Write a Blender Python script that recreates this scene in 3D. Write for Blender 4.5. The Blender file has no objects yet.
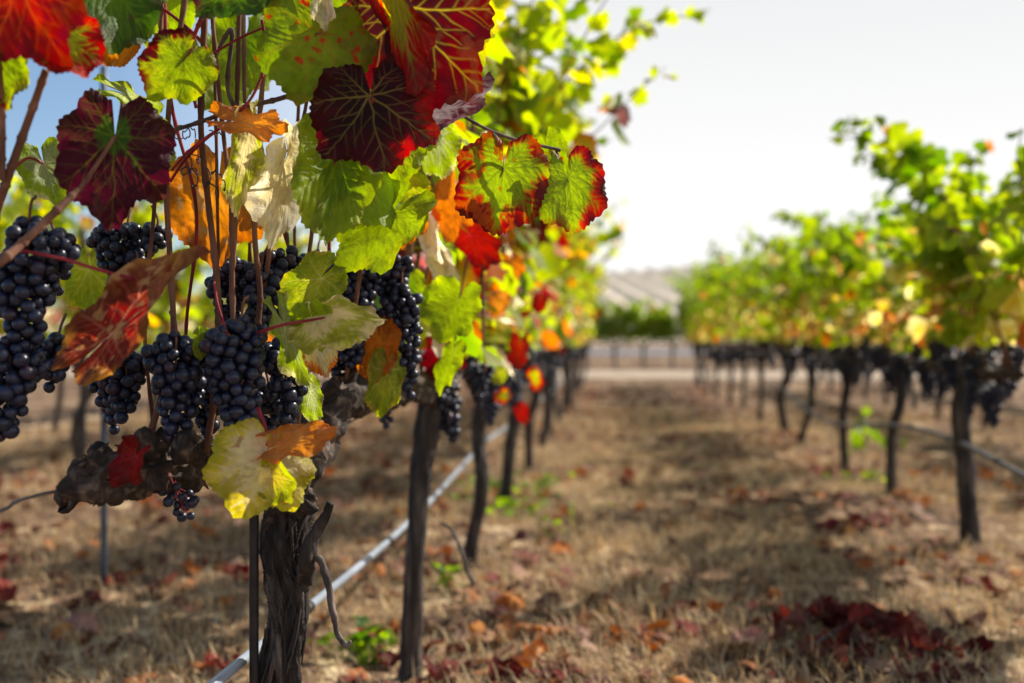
import bpy, math, random
import numpy as np
from mathutils import Vector
R = math.radians
SC = bpy.context.scene
COL = SC.collection
random.seed(7)

# ------------------------------------------------------------------ camera, sky, sun, exposure
CAM_H, YAW, F, HOR = 0.65, R(5.74), 1024 * 35 / 36.0, 338.0
cam = bpy.data.objects.new('camera', bpy.data.cameras.new('camera'))
COL.objects.link(cam)
cam.location = (0, 0, CAM_H)
cam.rotation_euler = (R(90), 0, YAW)
cam.data.lens = 35; cam.data.sensor_width = 36; cam.data.sensor_fit = 'HORIZONTAL'
cam.data.shift_y = -3.5 / 1024
cam.data.clip_start = 0.05; cam.data.clip_end = 3000
cam.data.dof.use_dof = True
cam.data.dof.focus_distance = 1.13
cam.data.dof.aperture_fstop = 2.7
SC.camera = cam

SUN_AZ, SUN_EL = 48, 41          # azimuth from the row direction (+Y) towards +X
world = bpy.data.worlds.new('World'); SC.world = world; world.use_nodes = True
wn = world.node_tree; wn.nodes.clear()
def wnode(t, **k):
    n = wn.nodes.new(t)
    for a, v in k.items(): setattr(n, a, v)
    return n
sky = wnode('ShaderNodeTexSky', sky_type='NISHITA', sun_disc=False, sun_elevation=R(SUN_EL), sun_rotation=R(SUN_AZ),
            air_density=1.0, dust_density=0.6, ozone_density=3.0)
tc = wnode('ShaderNodeTexCoord')
dot = wnode('ShaderNodeVectorMath', operation='DOT_PRODUCT'); dot.inputs[1].default_value = (0.94, 0.30, 0.10)
noi = wnode('ShaderNodeTexNoise'); noi.inputs['Scale'].default_value = 2.2; noi.inputs['Detail'].default_value = 4
add = wnode('ShaderNodeMath', operation='MULTIPLY_ADD'); add.inputs[1].default_value = 0.30
ramp = wnode('ShaderNodeMapRange'); ramp.inputs[1].default_value = 0.0; ramp.inputs[2].default_value = 0.36
ramp.interpolation_type = 'SMOOTHSTEP'
mix = wnode('ShaderNodeMix', data_type='RGBA'); mix.inputs[7].default_value = (6.5, 6.5, 6.6, 1)   # thin bright cloud veil
bg = wnode('ShaderNodeBackground'); bg.inputs['Strength'].default_value = 0.105
out = wnode('ShaderNodeOutputWorld')
L = wn.links.new
L(tc.outputs['Generated'], dot.inputs[0]); L(tc.outputs['Generated'], noi.inputs['Vector'])
L(noi.outputs['Fac'], add.inputs[0]); L(dot.outputs['Value'], add.inputs[2]); L(add.outputs[0], ramp.inputs[0])
L(ramp.outputs[0], mix.inputs[0]); L(sky.outputs[0], mix.inputs[6])
sep = wnode('ShaderNodeSeparateXYZ'); L(tc.outputs['Generated'], sep.inputs[0])
low = wnode('ShaderNodeMapRange', interpolation_type='SMOOTHSTEP')
for i_, v_ in ((1, .34), (2, .62), (3, 1.0), (4, .12)): low.inputs[i_].default_value = v_
hz = wnode('ShaderNodeMapRange'); hz.inputs[1].default_value = 0.0; hz.inputs[2].default_value = .34
vc = wnode('ShaderNodeMix', data_type='RGBA'); vc.inputs[6].default_value = (8.2, 8.15, 8.0, 1); vc.inputs[7].default_value = (6.1, 6.15, 6.25, 1)
L(sep.outputs['Z'], hz.inputs[0]); L(hz.outputs[0], vc.inputs[0]); L(vc.outputs[2], mix.inputs[7])
vm = wnode('ShaderNodeMath', operation='MULTIPLY'); L(sep.outputs['Z'], low.inputs[0]); L(low.outputs[0], vm.inputs[0]); L(ramp.outputs[0], vm.inputs[1])
for l_ in list(mix.inputs[0].links): wn.links.remove(l_)
L(vm.outputs[0], mix.inputs[0]); L(mix.outputs[2], bg.inputs['Color']); L(bg.outputs[0], out.inputs[0])

sun = bpy.data.objects.new('sun', bpy.data.lights.new('sun', 'SUN')); COL.objects.link(sun)
sun.data.energy = 5.0; sun.data.angle = R(0.5); sun.data.color = (1.0, 0.93, 0.82)
sd = Vector((math.sin(R(SUN_AZ)) * math.cos(R(SUN_EL)), math.cos(R(SUN_AZ)) * math.cos(R(SUN_EL)), math.sin(R(SUN_EL))))
sun.rotation_euler = (-sd).to_track_quat('-Z', 'Y').to_euler()

SC.view_settings.view_transform = 'Standard'; SC.view_settings.look = 'None'
SC.view_settings.exposure = 0.42; SC.view_settings.gamma = 1
SC.render.engine = 'CYCLES'
SC.cycles.use_denoising = True
SC.cycles.max_bounces = 8; SC.cycles.transmission_bounces = 4; SC.cycles.diffuse_bounces = 4; SC.cycles.transparent_max_bounces = 4
SC.cycles.sample_clamp_indirect = 6

# ------------------------------------------------------------------ helpers
FWD = np.array([-math.sin(YAW), math.cos(YAW), 0.0]); RGT = np.array([math.cos(YAW), math.sin(YAW), 0.0]); UP = np.array([0, 0, 1.0])
EYE = np.array([0, 0, CAM_H])
def P(px, py, d):
    return EYE + FWD * d + RGT * ((px - 512) / F * d) + UP * ((HOR - py) / F * d)
def G(px, py):
    return P(px, py, F * CAM_H / (py - HOR))
rng = np.random.default_rng(11)

def _h(ix, iy, iz, s):
    n = (ix * 374761393 + iy * 668265263 + iz * 2147483647 + s * 974711) & 0xffffffff
    n = ((n ^ (n >> 13)) * 1274126177) & 0xffffffff
    n = n ^ (n >> 16)
    return (n & 0xffff) / 65535.0
def vnoise(p, s=0):
    p = np.asarray(p, float); i = np.floor(p).astype(np.int64); f = p - i; f = f * f * (3 - 2 * f)
    r = 0
    for dx in (0, 1):
        for dy in (0, 1):
            for dz in (0, 1):
                w = (f[:, 0] if dx else 1 - f[:, 0]) * (f[:, 1] if dy else 1 - f[:, 1]) * (f[:, 2] if dz else 1 - f[:, 2])
                r = r + w * _h(i[:, 0] + dx, i[:, 1] + dy, i[:, 2] + dz, s)
    return r
def fbm(p, s=0, o=4):
    p = np.asarray(p, float); r = 0; a = 0.5; t = 0
    for k in range(o):
        r = r + a * vnoise(p * 2 ** k, s + k * 17); t += a; a *= 0.5
    return r / t
def sstep(a, b, x):
    t = np.clip((x - a) / (b - a), 0, 1); return t * t * (3 - 2 * t)
def C3(c): return np.array(c, float)

def mesh_np(name, V, FL, col=None, smooth=True):
    V = np.asarray(V, np.float32)
    FL = [np.asarray(f, np.int32) for f in FL if len(f)]
    me = bpy.data.meshes.new(name)
    me.vertices.add(len(V)); me.vertices.foreach_set('co', V.ravel())
    loops = np.concatenate([f.ravel() for f in FL]); tot = np.concatenate([np.full(len(f), f.shape[1]) for f in FL])
    me.loops.add(len(loops)); me.loops.foreach_set('vertex_index', loops.astype(np.int32))
    me.polygons.add(len(tot)); st = np.concatenate([[0], np.cumsum(tot)[:-1]]).astype(np.int32)
    me.polygons.foreach_set('loop_start', st)
    me.update(calc_edges=True)
    if smooth: me.polygons.foreach_set('use_smooth', np.ones(len(tot), bool))
    if col is not None:
        c = np.ones((len(V), 4), np.float32); c[:, :3] = col
        a = me.attributes.new('pig', 'FLOAT_COLOR', 'POINT'); a.data.foreach_set('color', c.ravel())
    return me
def link(name, me, mat, parent=None, loc=(0, 0, 0)):
    o = bpy.data.objects.new(name, me); COL.objects.link(o)
    if mat is not None and not len(me.materials): me.materials.append(mat)
    o.location = loc
    if parent is not None: o.parent = parent
    return o
def tag(o, label=None, cat=None, group=None, kind=None):
    if label: o['label'] = label
    if cat: o['category'] = cat
    if group: o['group'] = group
    if kind: o['kind'] = kind
    return o
def thing(name, label, cat, loc, group=None):
    o = bpy.data.objects.new(name, None); COL.objects.link(o); o.location = loc; o.empty_display_size = .05
    return tag(o, label, cat, group)
class Acc:
    """collects pieces of one mesh"""
    def __init__(s): s.V = []; s.F = {3: [], 4: []}; s.C = []; s.n = 0
    def add(s, V, FL, col=None):
        V = np.asarray(V)
        for f in FL:
            f = np.asarray(f)
            if len(f): s.F[f.shape[1]].append(f + s.n)
        s.V.append(V); s.n += len(V)
        s.C.append(np.broadcast_to(np.asarray(col if col is not None else (1, 1, 1), float), (len(V), 3)))
    def mesh(s, name, smooth=True):
        return mesh_np(name, np.concatenate(s.V), [np.concatenate(f) for f in s.F.values() if f], np.concatenate(s.C), smooth)

def spline(pts, n):
    pts = np.asarray(pts, float); k = len(pts)
    if k == 2: t = np.linspace(0, 1, n)[:, None]; return pts[0] * (1 - t) + pts[1] * t
    ext = np.vstack([2 * pts[0] - pts[1], pts, 2 * pts[-1] - pts[-2]])
    u = np.linspace(0, k - 1 - 1e-6, n); i = u.astype(int); t = (u - i)[:, None]
    p0, p1, p2, p3 = ext[i], ext[i + 1], ext[i + 2], ext[i + 3]
    return .5 * (2 * p1 + (p2 - p0) * t + (2 * p0 - 5 * p1 + 4 * p2 - p3) * t ** 2 + (3 * p1 - p0 - 3 * p2 + p3) * t ** 3)
def tube(pts, rad, n=24, seg=8, bark=0.0, seed=0, knob=0.0, twist=2.0, cap=True):
    c = spline(pts, n)
    rad = np.interp(np.linspace(0, 1, n), np.linspace(0, 1, len(np.atleast_1d(rad))), np.atleast_1d(rad))
    T = np.gradient(c, axis=0); T /= np.linalg.norm(T, axis=1)[:, None] + 1e-9
    ref = np.array([1., 0, 0]) if abs(T[0][0]) < .8 else np.array([0, 1., 0])
    N = np.zeros_like(c); v = ref - T[0] * (ref @ T[0]); N[0] = v / np.linalg.norm(v)
    for i in range(1, n):
        v = N[i - 1] - T[i] * (N[i - 1] @ T[i]); N[i] = v / np.linalg.norm(v)
    B = np.cross(T, N)
    a = np.linspace(0, 2 * math.pi, seg, endpoint=False)
    s = np.concatenate([[0], np.cumsum(np.linalg.norm(np.diff(c, axis=0), axis=1))])
    rr = np.repeat(rad[:, None], seg, 1)
    if bark or knob:
        A, S = np.meshgrid(a, s); rm = rad.mean()
        an = A + twist * S / .3
        q = np.stack([np.cos(an) * 3.2, np.sin(an) * 3.2, S / rm * .28], -1).reshape(-1, 3)
        f1 = fbm(q, seed, 3).reshape(n, seg)
        ridge = 1 - np.abs(2 * fbm(q * 2.1 + 7, seed + 5, 3).reshape(n, seg) - 1) * 2.2
        q2 = np.stack([np.cos(A) * 1.1, np.sin(A) * 1.1, S / rm * .55], -1).reshape(-1, 3)
        k = fbm(q2, seed + 9, 3).reshape(n, seg) - .5
        rr = rr * (1 + bark * ((f1 - .5) * 1.3 + ridge * .45 - .2) + knob * k * 2)
    V = c[:, None, :] + rr[:, :, None] * (np.cos(a)[None, :, None] * N[:, None, :] + np.sin(a)[None, :, None] * B[:, None, :])
    V = V.reshape(-1, 3)
    i = np.arange(n - 1)[:, None] * seg; j = np.arange(seg)[None, :]; j2 = (j + 1) % seg
    Q = np.stack([i + j, i + j2, i + seg + j2, i + seg + j], -1).reshape(-1, 4)
    FL = [Q]
    if cap:
        V = np.vstack([V, c[0], c[-1]]); m = n * seg; jj = np.arange(seg); j3 = (jj + 1) % seg
        FL.append(np.vstack([np.stack([np.full(seg, m), j3, jj], -1), np.stack([np.full(seg, m + 1), (n - 1) * seg + jj, (n - 1) * seg + j3], -1)]))
    return V, FL

# ------------------------------------------------------------------ materials
def newmat(name):
    m = bpy.data.materials.new(name); m.use_nodes = True
    nt = m.node_tree; b = nt.nodes['Principled BSDF']; return m, nt, b
def nd(nt, t, **k):
    n = nt.nodes.new(t)
    for a, v in k.items(): setattr(n, a, v)
    return n
def leaf_material(name, trans=.45, gain=1.5, rough=.5, bump=.25, sat=1.15):
    m, nt, b = newmat(name); l = nt.links.new
    at = nd(nt, 'ShaderNodeAttribute', attribute_name='pig')
    geo = nd(nt, 'ShaderNodeNewGeometry')
    pale = nd(nt, 'ShaderNodeMix', data_type='RGBA', blend_type='MIX'); pale.inputs[7].default_value = (.42, .40, .27, 1)
    mul = nd(nt, 'ShaderNodeMath', operation='MULTIPLY'); mul.inputs[1].default_value = .16
    l(geo.outputs['Backfacing'], mul.inputs[0]); l(mul.outputs[0], pale.inputs[0]); l(at.outputs['Color'], pale.inputs[6])
    tco = nd(nt, 'ShaderNodeTexCoord')
    vor = nd(nt, 'ShaderNodeTexVoronoi', feature='DISTANCE_TO_EDGE'); vor.inputs['Scale'].default_value = 260
    noise = nd(nt, 'ShaderNodeTexNoise'); noise.inputs['Scale'].default_value = 90; noise.inputs['Detail'].default_value = 5
    l(tco.outputs['Object'], vor.inputs['Vector']); l(tco.outputs['Object'], noise.inputs['Vector'])
    mr = nd(nt, 'ShaderNodeMapRange'); mr.inputs[1].default_value = 0; mr.inputs[2].default_value = .12
    l(vor.outputs['Distance'], mr.inputs[0])
    bmp = nd(nt, 'ShaderNodeBump'); bmp.inputs['Strength'].default_value = bump; bmp.inputs['Distance'].default_value = .002
    ad = nd(nt, 'ShaderNodeMath', operation='ADD'); l(mr.outputs[0], ad.inputs[0]); l(noise.outputs['Fac'], ad.inputs[1])
    l(ad.outputs[0], bmp.inputs['Height'])
    hsv = nd(nt, 'ShaderNodeHueSaturation'); hsv.inputs['Saturation'].default_value = 1.0
    vr = nd(nt, 'ShaderNodeMapRange'); vr.inputs[3].default_value = .7; vr.inputs[4].default_value = 1.3
    l(noise.outputs['Fac'], vr.inputs[0]); l(vr.outputs[0], hsv.inputs['Value']); l(pale.outputs[2], hsv.inputs['Color'])
    l(hsv.outputs[0], b.inputs['Base Color']); b.inputs['Roughness'].default_value = rough
    b.inputs['Specular IOR Level'].default_value = .22; l(bmp.outputs[0], b.inputs['Normal'])
    tr = nd(nt, 'ShaderNodeBsdfTranslucent'); l(bmp.outputs[0], tr.inputs['Normal'])
    h2 = nd(nt, 'ShaderNodeHueSaturation'); h2.inputs['Saturation'].default_value = sat; h2.inputs['Value'].default_value = gain
    l(at.outputs['Color'], h2.inputs['Color']); l(h2.outputs[0], tr.inputs['Color'])
    mx = nd(nt, 'ShaderNodeMixShader'); mx.inputs[0].default_value = trans
    l(b.outputs[0], mx.inputs[1]); l(tr.outputs[0], mx.inputs[2]); l(mx.outputs[0], nt.nodes['Material Output'].inputs[0])
    return m
M_LEAF = leaf_material('vine_leaf', .5, 2.2)
M_FOL = leaf_material('vine_foliage', .6, 2.5, bump=.1)
M_DRYLEAF = leaf_material('fallen_leaf', .2, 1.2, .7, .3)
M_GRASS = leaf_material('dry_grass', .25, 1.1, .7, 0)

def bark_material(name, c0, c1, c2, scale=40, stretch=.12, bump=.6):
    m, nt, b = newmat(name); l = nt.links.new
    tco = nd(nt, 'ShaderNodeTexCoord'); mp = nd(nt, 'ShaderNodeMapping'); mp.inputs['Scale'].default_value = (1, 1, stretch)
    l(tco.outputs['Object'], mp.inputs[0])
    n1 = nd(nt, 'ShaderNodeTexNoise'); n1.inputs['Scale'].default_value = scale; n1.inputs['Detail'].default_value = 8; n1.inputs['Distortion'].default_value = .8
    n2 = nd(nt, 'ShaderNodeTexNoise'); n2.inputs['Scale'].default_value = scale * .3; n2.inputs['Detail'].default_value = 4
    l(mp.outputs[0], n1.inputs['Vector']); l(tco.outputs['Object'], n2.inputs['Vector'])
    cr = nd(nt, 'ShaderNodeValToRGB'); e = cr.color_ramp.elements
    e[0].position = .32; e[0].color = (*c0, 1); e[1].position = .72; e[1].color = (*c2, 1); k = e.new(.52); k.color = (*c1, 1)
    l(n1.outputs['Fac'], cr.inputs[0])
    mx = nd(nt, 'ShaderNodeMix', data_type='RGBA', blend_type='MULTIPLY'); mx.inputs[0].default_value = .6
    g = nd(nt, 'ShaderNodeMapRange'); g.inputs[1].default_value = .3; g.inputs[2].default_value = .7; g.inputs[3].default_value = .45; g.inputs[4].default_value = 1.25
    l(n2.outputs['Fac'], g.inputs[0]); l(cr.outputs[0], mx.inputs[6]); l(g.outputs[0], mx.inputs[7])
    l(mx.outputs[2], b.inputs['Base Color']); b.inputs['Roughness'].default_value = .85
    bp = nd(nt, 'ShaderNodeBump'); bp.inputs['Strength'].default_value = bump; bp.inputs['Distance'].default_value = .004
    l(n1.outputs['Fac'], bp.inputs['Height']); l(bp.outputs[0], b.inputs['Normal'])
    return m
M_BARK = bark_material('vine_bark', (.009, .006, .005), (.040, .029, .024), (.15, .115, .09), 60, .1)
M_CORDON = bark_material('cordon_bark', (.009, .0055, .004), (.045, .027, .018), (.22, .15, .10), 70, .8, .8)
M_CANE = bark_material('cane_bark', (.10, .035, .018), (.21, .085, .045), (.34, .17, .1), 45, .25, .25)
M_CANEGREY = bark_material('grey_cane_bark', (.06, .035, .03), (.13, .08, .07), (.24, .17, .15), 50, .3, .25)
M_RED = bark_material('red_stalk', (.17, .008, .015), (.32, .018, .03), (.44, .07, .06), 30, .3, .1)
M_TWIG = bark_material('dead_twig', (.05, .035, .03), (.14, .105, .085), (.3, .24, .19), 60, .4, .3)

def simple(name, c, rough=.5, metal=0, nscale=30, var=.25, spec=.5):
    m, nt, b = newmat(name); l = nt.links.new
    tco = nd(nt, 'ShaderNodeTexCoord'); n1 = nd(nt, 'ShaderNodeTexNoise'); n1.inputs['Scale'].default_value = nscale; n1.inputs['Detail'].default_value = 6
    l(tco.outputs['Object'], n1.inputs['Vector'])
    mr = nd(nt, 'ShaderNodeMapRange'); mr.inputs[1].default_value = .25; mr.inputs[2].default_value = .75; mr.inputs[3].default_value = 1 - var; mr.inputs[4].default_value = 1 + var
    l(n1.outputs['Fac'], mr.inputs[0])
    h = nd(nt, 'ShaderNodeHueSaturation'); h.inputs['Color'].default_value = (*c, 1); l(mr.outputs[0], h.inputs['Value'])
    l(h.outputs[0], b.inputs['Base Color']); b.inputs['Roughness'].default_value = rough; b.inputs['Metallic'].default_value = metal
    b.inputs['Specular IOR Level'].default_value = spec
    return m
M_HOSE = simple('drip_hose_plastic', (.30, .34, .40), .32, 0, 12, .3)
M_HOSE2 = simple('weathered_hose_plastic', (.10, .10, .11), .45, 0, 12, .3)
M_STEEL = simple('rusted_steel', (.035, .028, .026), .6, .4, 40, .4)
M_WIRE = simple('trellis_wire_steel', (.12, .11, .11), .45, .7, 40, .3)
M_POST = simple('galvanised_post', (.08, .10, .13), .5, .5, 25, .3)

def berry_material():
    m, nt, b = newmat('grape_skin'); l = nt.links.new
    at = nd(nt, 'ShaderNodeAttribute', attribute_name='pig')
    tco = nd(nt, 'ShaderNodeTexCoord')
    n1 = nd(nt, 'ShaderNodeTexNoise'); n1.inputs['Scale'].default_value = 95; n1.inputs['Detail'].default_value = 6; n1.inputs['Roughness'].default_value = .65
    n2 = nd(nt, 'ShaderNodeTexNoise'); n2.inputs['Scale'].default_value = 700; n2.inputs['Detail'].default_value = 3
    l(tco.outputs['Object'], n1.inputs['Vector']); l(tco.outputs['Object'], n2.inputs['Vector'])
    mr = nd(nt, 'ShaderNodeMapRange'); mr.inputs[1].default_value = .36; mr.inputs[2].default_value = .7; mr.inputs[3].default_value = .02; mr.inputs[4].default_value = .6
    l(n1.outputs['Fac'], mr.inputs[0])
    mx = nd(nt, 'ShaderNodeMix', data_type='RGBA'); mx.inputs[7].default_value = (.036, .048, .105, 1)    # waxy bloom
    l(mr.outputs[0], mx.inputs[0]); l(at.outputs['Color'], mx.inputs[6]); l(mx.outputs[2], b.inputs['Base Color'])
    rr = nd(nt, 'ShaderNodeMapRange'); rr.inputs[3].default_value = .3; rr.inputs[4].default_value = .62
    l(mr.outputs[0], rr.inputs[0]); l(rr.outputs[0], b.inputs['Roughness'])
    b.inputs['Specular IOR Level'].default_value = .5
    bp = nd(nt, 'ShaderNodeBump'); bp.inputs['Strength'].default_value = .12; bp.inputs['Distance'].default_value = .0006
    l(n2.outputs['Fac'], bp.inputs['Height']); l(bp.outputs[0], b.inputs['Normal'])
    return m
M_BERRY = berry_material()

def ground_material():
    m, nt, b = newmat('dry_ground'); l = nt.links.new
    tco = nd(nt, 'ShaderNodeTexCoord')
    def noise(s, d=6, dist=0):
        n = nd(nt, 'ShaderNodeTexNoise'); n.inputs['Scale'].default_value = s; n.inputs['Detail'].default_value = d; n.inputs['Distortion'].default_value = dist
        l(tco.outputs['Object'], n.inputs['Vector']); return n
    a, c, e = noise(1.6, 5, .4), noise(14, 8, .6), noise(90, 6)
    s1 = nd(nt, 'ShaderNodeMath', operation='MULTIPLY_ADD'); s1.inputs[1].default_value = .55
    s2 = nd(nt, 'ShaderNodeMath', operation='MULTIPLY_ADD'); s2.inputs[1].default_value = .45
    l(c.outputs['Fac'], s1.inputs[0]); l(a.outputs['Fac'], s2.inputs[0]); s2.inputs[2].default_value = 0; l(s2.outputs[0], s1.inputs[2])
    cr = nd(nt, 'ShaderNodeValToRGB'); el = cr.color_ramp.elements
    el[0].position = .40; el[0].color = (.06, .04, .028, 1); el[1].position = .62; el[1].color = (.74, .57, .34, 1)
    k = el.new(.46); k.color = (.14, .080, .050, 1); k = el.new(.55); k.color = (.29, .18, .105, 1)
    l(s1.outputs[0], cr.inputs[0])
    mx = nd(nt, 'ShaderNodeMix', data_type='RGBA', blend_type='MULTIPLY'); mx.inputs[0].default_value = .8
    mr = nd(nt, 'ShaderNodeMapRange'); mr.inputs[1].default_value = .3; mr.inputs[2].default_value = .7; mr.inputs[3].default_value = .55; mr.inputs[4].default_value = 1.3
    l(e.outputs['Fac'], mr.inputs[0]); l(cr.outputs[0], mx.inputs[6]); l(mr.outputs[0], mx.inputs[7]); l(mx.outputs[2], b.inputs['Base Color'])
    b.inputs['Roughness'].default_value = .95; b.inputs['Specular IOR Level'].default_value = .1
    bp = nd(nt, 'ShaderNodeBump'); bp.inputs['Strength'].default_value = .8; bp.inputs['Distance'].default_value = .03
    ad = nd(nt, 'ShaderNodeMath', operation='MULTIPLY_ADD'); ad.inputs[1].default_value = .35
    l(e.outputs['Fac'], ad.inputs[0]); l(c.outputs['Fac'], ad.inputs[2]); l(ad.outputs[0], bp.inputs['Height']); l(bp.outputs[0], b.inputs['Normal'])
    return m
M_GROUND = ground_material()
M_TRACK = simple('sandy_track', (.46, .36, .26), .95, 0, 3, .2, .1)
M_ROAD = simple('asphalt', (.16, .17, .19), .75, 0, 4, .2, .3)

# ------------------------------------------------------------------ setting
def gz(x, y):
    x = np.asarray(x, float); y = np.asarray(y, float)
    p = np.stack([x, y, np.zeros_like(x)], -1)
    near = 1 / (1 + (np.hypot(x, y) / 16) ** 4)
    return ((fbm(p * 1.3, 3, 3) - .5) * .07 + (fbm(p * 6, 8, 2) - .5) * .022) * near
def grid_mesh(xs, ys, zf):
    X, Y = np.meshgrid(xs, ys); x, y = X.ravel(), Y.ravel()
    V = np.stack([x, y, zf(x, y)], -1); nx = len(xs)
    i = (np.arange(len(ys) - 1)[:, None] * nx + np.arange(nx - 1)[None, :]).ravel()
    return V, [np.stack([i, i + 1, i + nx + 1, i + nx], -1)]
xs = np.concatenate([-np.geomspace(900, 4.2, 26), np.arange(-4, 5, .06), np.geomspace(5.2, 900, 26)])
ys = np.concatenate([[-60, -20, -6, -2], np.arange(0, 9, .06), np.geomspace(9.1, 1600, 50)])
V, FL = grid_mesh(xs, ys, gz)
tag(link('ground', mesh_np('ground', V, FL), M_GROUND), kind='structure')
V, FL = grid_mesh(np.linspace(-120, 160, 60), np.linspace(16, 19.6, 8), lambda x, y: np.full_like(x, .012))
tag(link('track', mesh_np('track', V, FL), M_TRACK), kind='structure')
V, FL = grid_mesh(np.linspace(-300, 300, 40), np.linspace(38, 53, 6), lambda x, y: np.full_like(x, .02))
tag(link('road', mesh_np('road', V, FL), M_ROAD), kind='structure')
# far hillside planted in rows that run up the slope
def hill_z(x, y):
    u = np.clip((y - 90) / 160, 0, 1)
    crest = 17.0 + .05 * (x - 10) + 1.5 * np.sin(x * .02 + .6)
    z = crest * u ** 1.15
    z = np.where(y > 250, crest * np.clip(1 - (y - 250) / 60, -.1, 1), z) - .4
    k = ((x + (y - 90) * .10) / 4.4) % 1.0
    row = np.clip(1.6 - np.abs(k - .5) / .2, 0, 1)
    n = fbm(np.stack([x * .8, y * .15, 0 * x], -1), 4, 3)
    return z + np.where((y > 95) & (y < 249), row * (0.5 + .7 * n), 0)
V, FL = grid_mesh(np.arange(-120, 160, .45), np.concatenate([np.arange(90, 250, 5), np.arange(250, 316, 6)]), hill_z)
k = ((V[:, 0] + (V[:, 1] - 90) * .10) / 4.4) % 1.0
row = np.clip(1.6 - np.abs(k - .5) / .2, 0, 1)[:, None] * (V[:, 1:2] < 249)
nn = fbm(V * .5, 6, 3)[:, None]
hc = (1 - row) * C3((.74, .62, .47)) * (.8 + .4 * nn) + row * C3((.31, .26, .18)) * (.7 + .6 * nn)  # soil and row colours made pale in place of a haze layer
mh, nth, bh = newmat('hillside_soil')
ah = nd(nth, 'ShaderNodeAttribute', attribute_name='pig'); nth.links.new(ah.outputs['Color'], bh.inputs['Base Color']); bh.inputs['Roughness'].default_value = 1
tag(link('hill', mesh_np('hill', V, FL, hc), mh), kind='structure')

# ------------------------------------------------------------------ leaves
PIG = dict(green=(.075, .15, .014), dgreen=(.04, .085, .012), lime=(.20, .27, .018), yg=(.30, .33, .025), yellow=(.52, .42, .06), cream=(.66, .56, .30),
           white=(.68, .64, .50), orange=(.55, .15, .02), rust=(.36, .10, .03), red=(.42, .012, .012), dred=(.10, .006, .010), purple=(.05, .007, .014),
           tan=(.38, .23, .11), brown=(.16, .08, .04), grey=(.17, .13, .14), pink=(.45, .09, .09), palevein=(.55, .42, .20))
PIG = {k: C3(v) for k, v in PIG.items()}
def leaf_template(seed, nth, nr, teeth=38):
    r_ = random.Random(seed)
    base = [(0, 1.0), (24, .86), (48, .93), (72, .80), (98, .82), (124, .68), (146, .62), (172, .40)]
    ang, rad = [], []
    for s in (-1, 1):
        for a, v in base:
            if a == 0 and s > 0: continue
            ang.append(s * (a + (r_.uniform(-3, 3) if 0 < a < 160 else 0))); rad.append(v * r_.uniform(.93, 1.05))
    o = np.argsort(ang); ang = np.array(ang)[o]; rad = np.array(rad)[o]
    th = np.linspace(-172, 172, nth)
    # smooth interpolation
    i = np.clip(np.searchsorted(ang, th) - 1, 0, len(ang) - 2); t = (th - ang[i]) / (ang[i + 1] - ang[i]); t = np.clip(t, 0, 1); t = t * t * (3 - 2 * t)
    Rm = rad[i] * (1 - t) + rad[i + 1] * t
    if teeth:
        ph = (th / 332 * teeth + .3 * np.sin(th * .11 + seed)) % 1
        tooth = (.030 + .032 * np.sin(th * .31 + seed * 2) ** 2) * (np.minimum(ph / .65, (1 - ph) / .35) - .5)
    else: tooth = 0 * th
    f = np.linspace(0, 1, nr) ** .85
    A, Fr = np.meshgrid(np.radians(th), f); RR = Rm[None] * Fr * (1 + tooth[None] * Fr ** 7)
    x = (RR * np.sin(A)).ravel(); y = (RR * np.cos(A)).ravel(); fr = Fr.ravel()
    n = len(x)
    segm, segs = [], []
    for a in (0, 47, -47, 97, -97, 140, -140):
        Lr = np.interp(a, th, Rm); d = np.array([math.sin(R(a)), math.cos(R(a))])
        segm.append((0 * d, d * Lr * .97, 1.0))
        for kk, tt in enumerate((.18, .36, .54, .72, .86)):
            tt = tt + r_.uniform(-.05, .05)
            for s in (-1, 1):
                b_ = a + s * (44 - 10 * tt + r_.uniform(-7, 7)); q = d * Lr * (tt + (.05 if s > 0 else 0)); e = np.array([math.sin(R(b_)), math.cos(R(b_))])
                segs.append((q, q + e * (.36 * (1 - tt) + .14) * (.8 if abs(a) > 60 else 1), .6))
    q3 = np.stack([x * 2.6, y * 2.6, np.full(n, seed * 5.0)], -1); q4 = q3 * 3
    p = np.stack([x + .10 * (fbm(q3, 1, 2) - .5) + .03 * (fbm(q4, 2, 2) - .5), y + .10 * (fbm(q3, 5, 2) - .5) + .03 * (fbm(q4, 6, 2) - .5)], -1)
    def dist(S):
        m = np.full(n, 9.0)
        for q, e, w in S:
            v = e - q; tt = np.clip(((p - q) @ v) / (v @ v), 0, 1); dd = np.linalg.norm(p - q - tt[:, None] * v, axis=1) * (1 + .9 * tt)
            m = np.minimum(m, dd)
        return m
    i = (np.arange(nr - 1)[:, None] * nth + np.arange(nth - 1)[None, :]).ravel()
    Q = np.stack([i, i + 1, i + nth + 1, i + nth], -1)
    return dict(x=x, y=y, fr=fr, th=A.ravel(), vm=dist(segm), vs=dist(segs), F=Q)
HT = [leaf_template(s, 231, 34) for s in (1, 2, 3, 4)]
HX = [leaf_template(s, 381, 62) for s in (1, 2, 3, 4)]       # finer mesh for the leaves in sharp focus
MT = [leaf_template(s, 77, 9, 19) for s in (5, 6, 7)]

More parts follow.
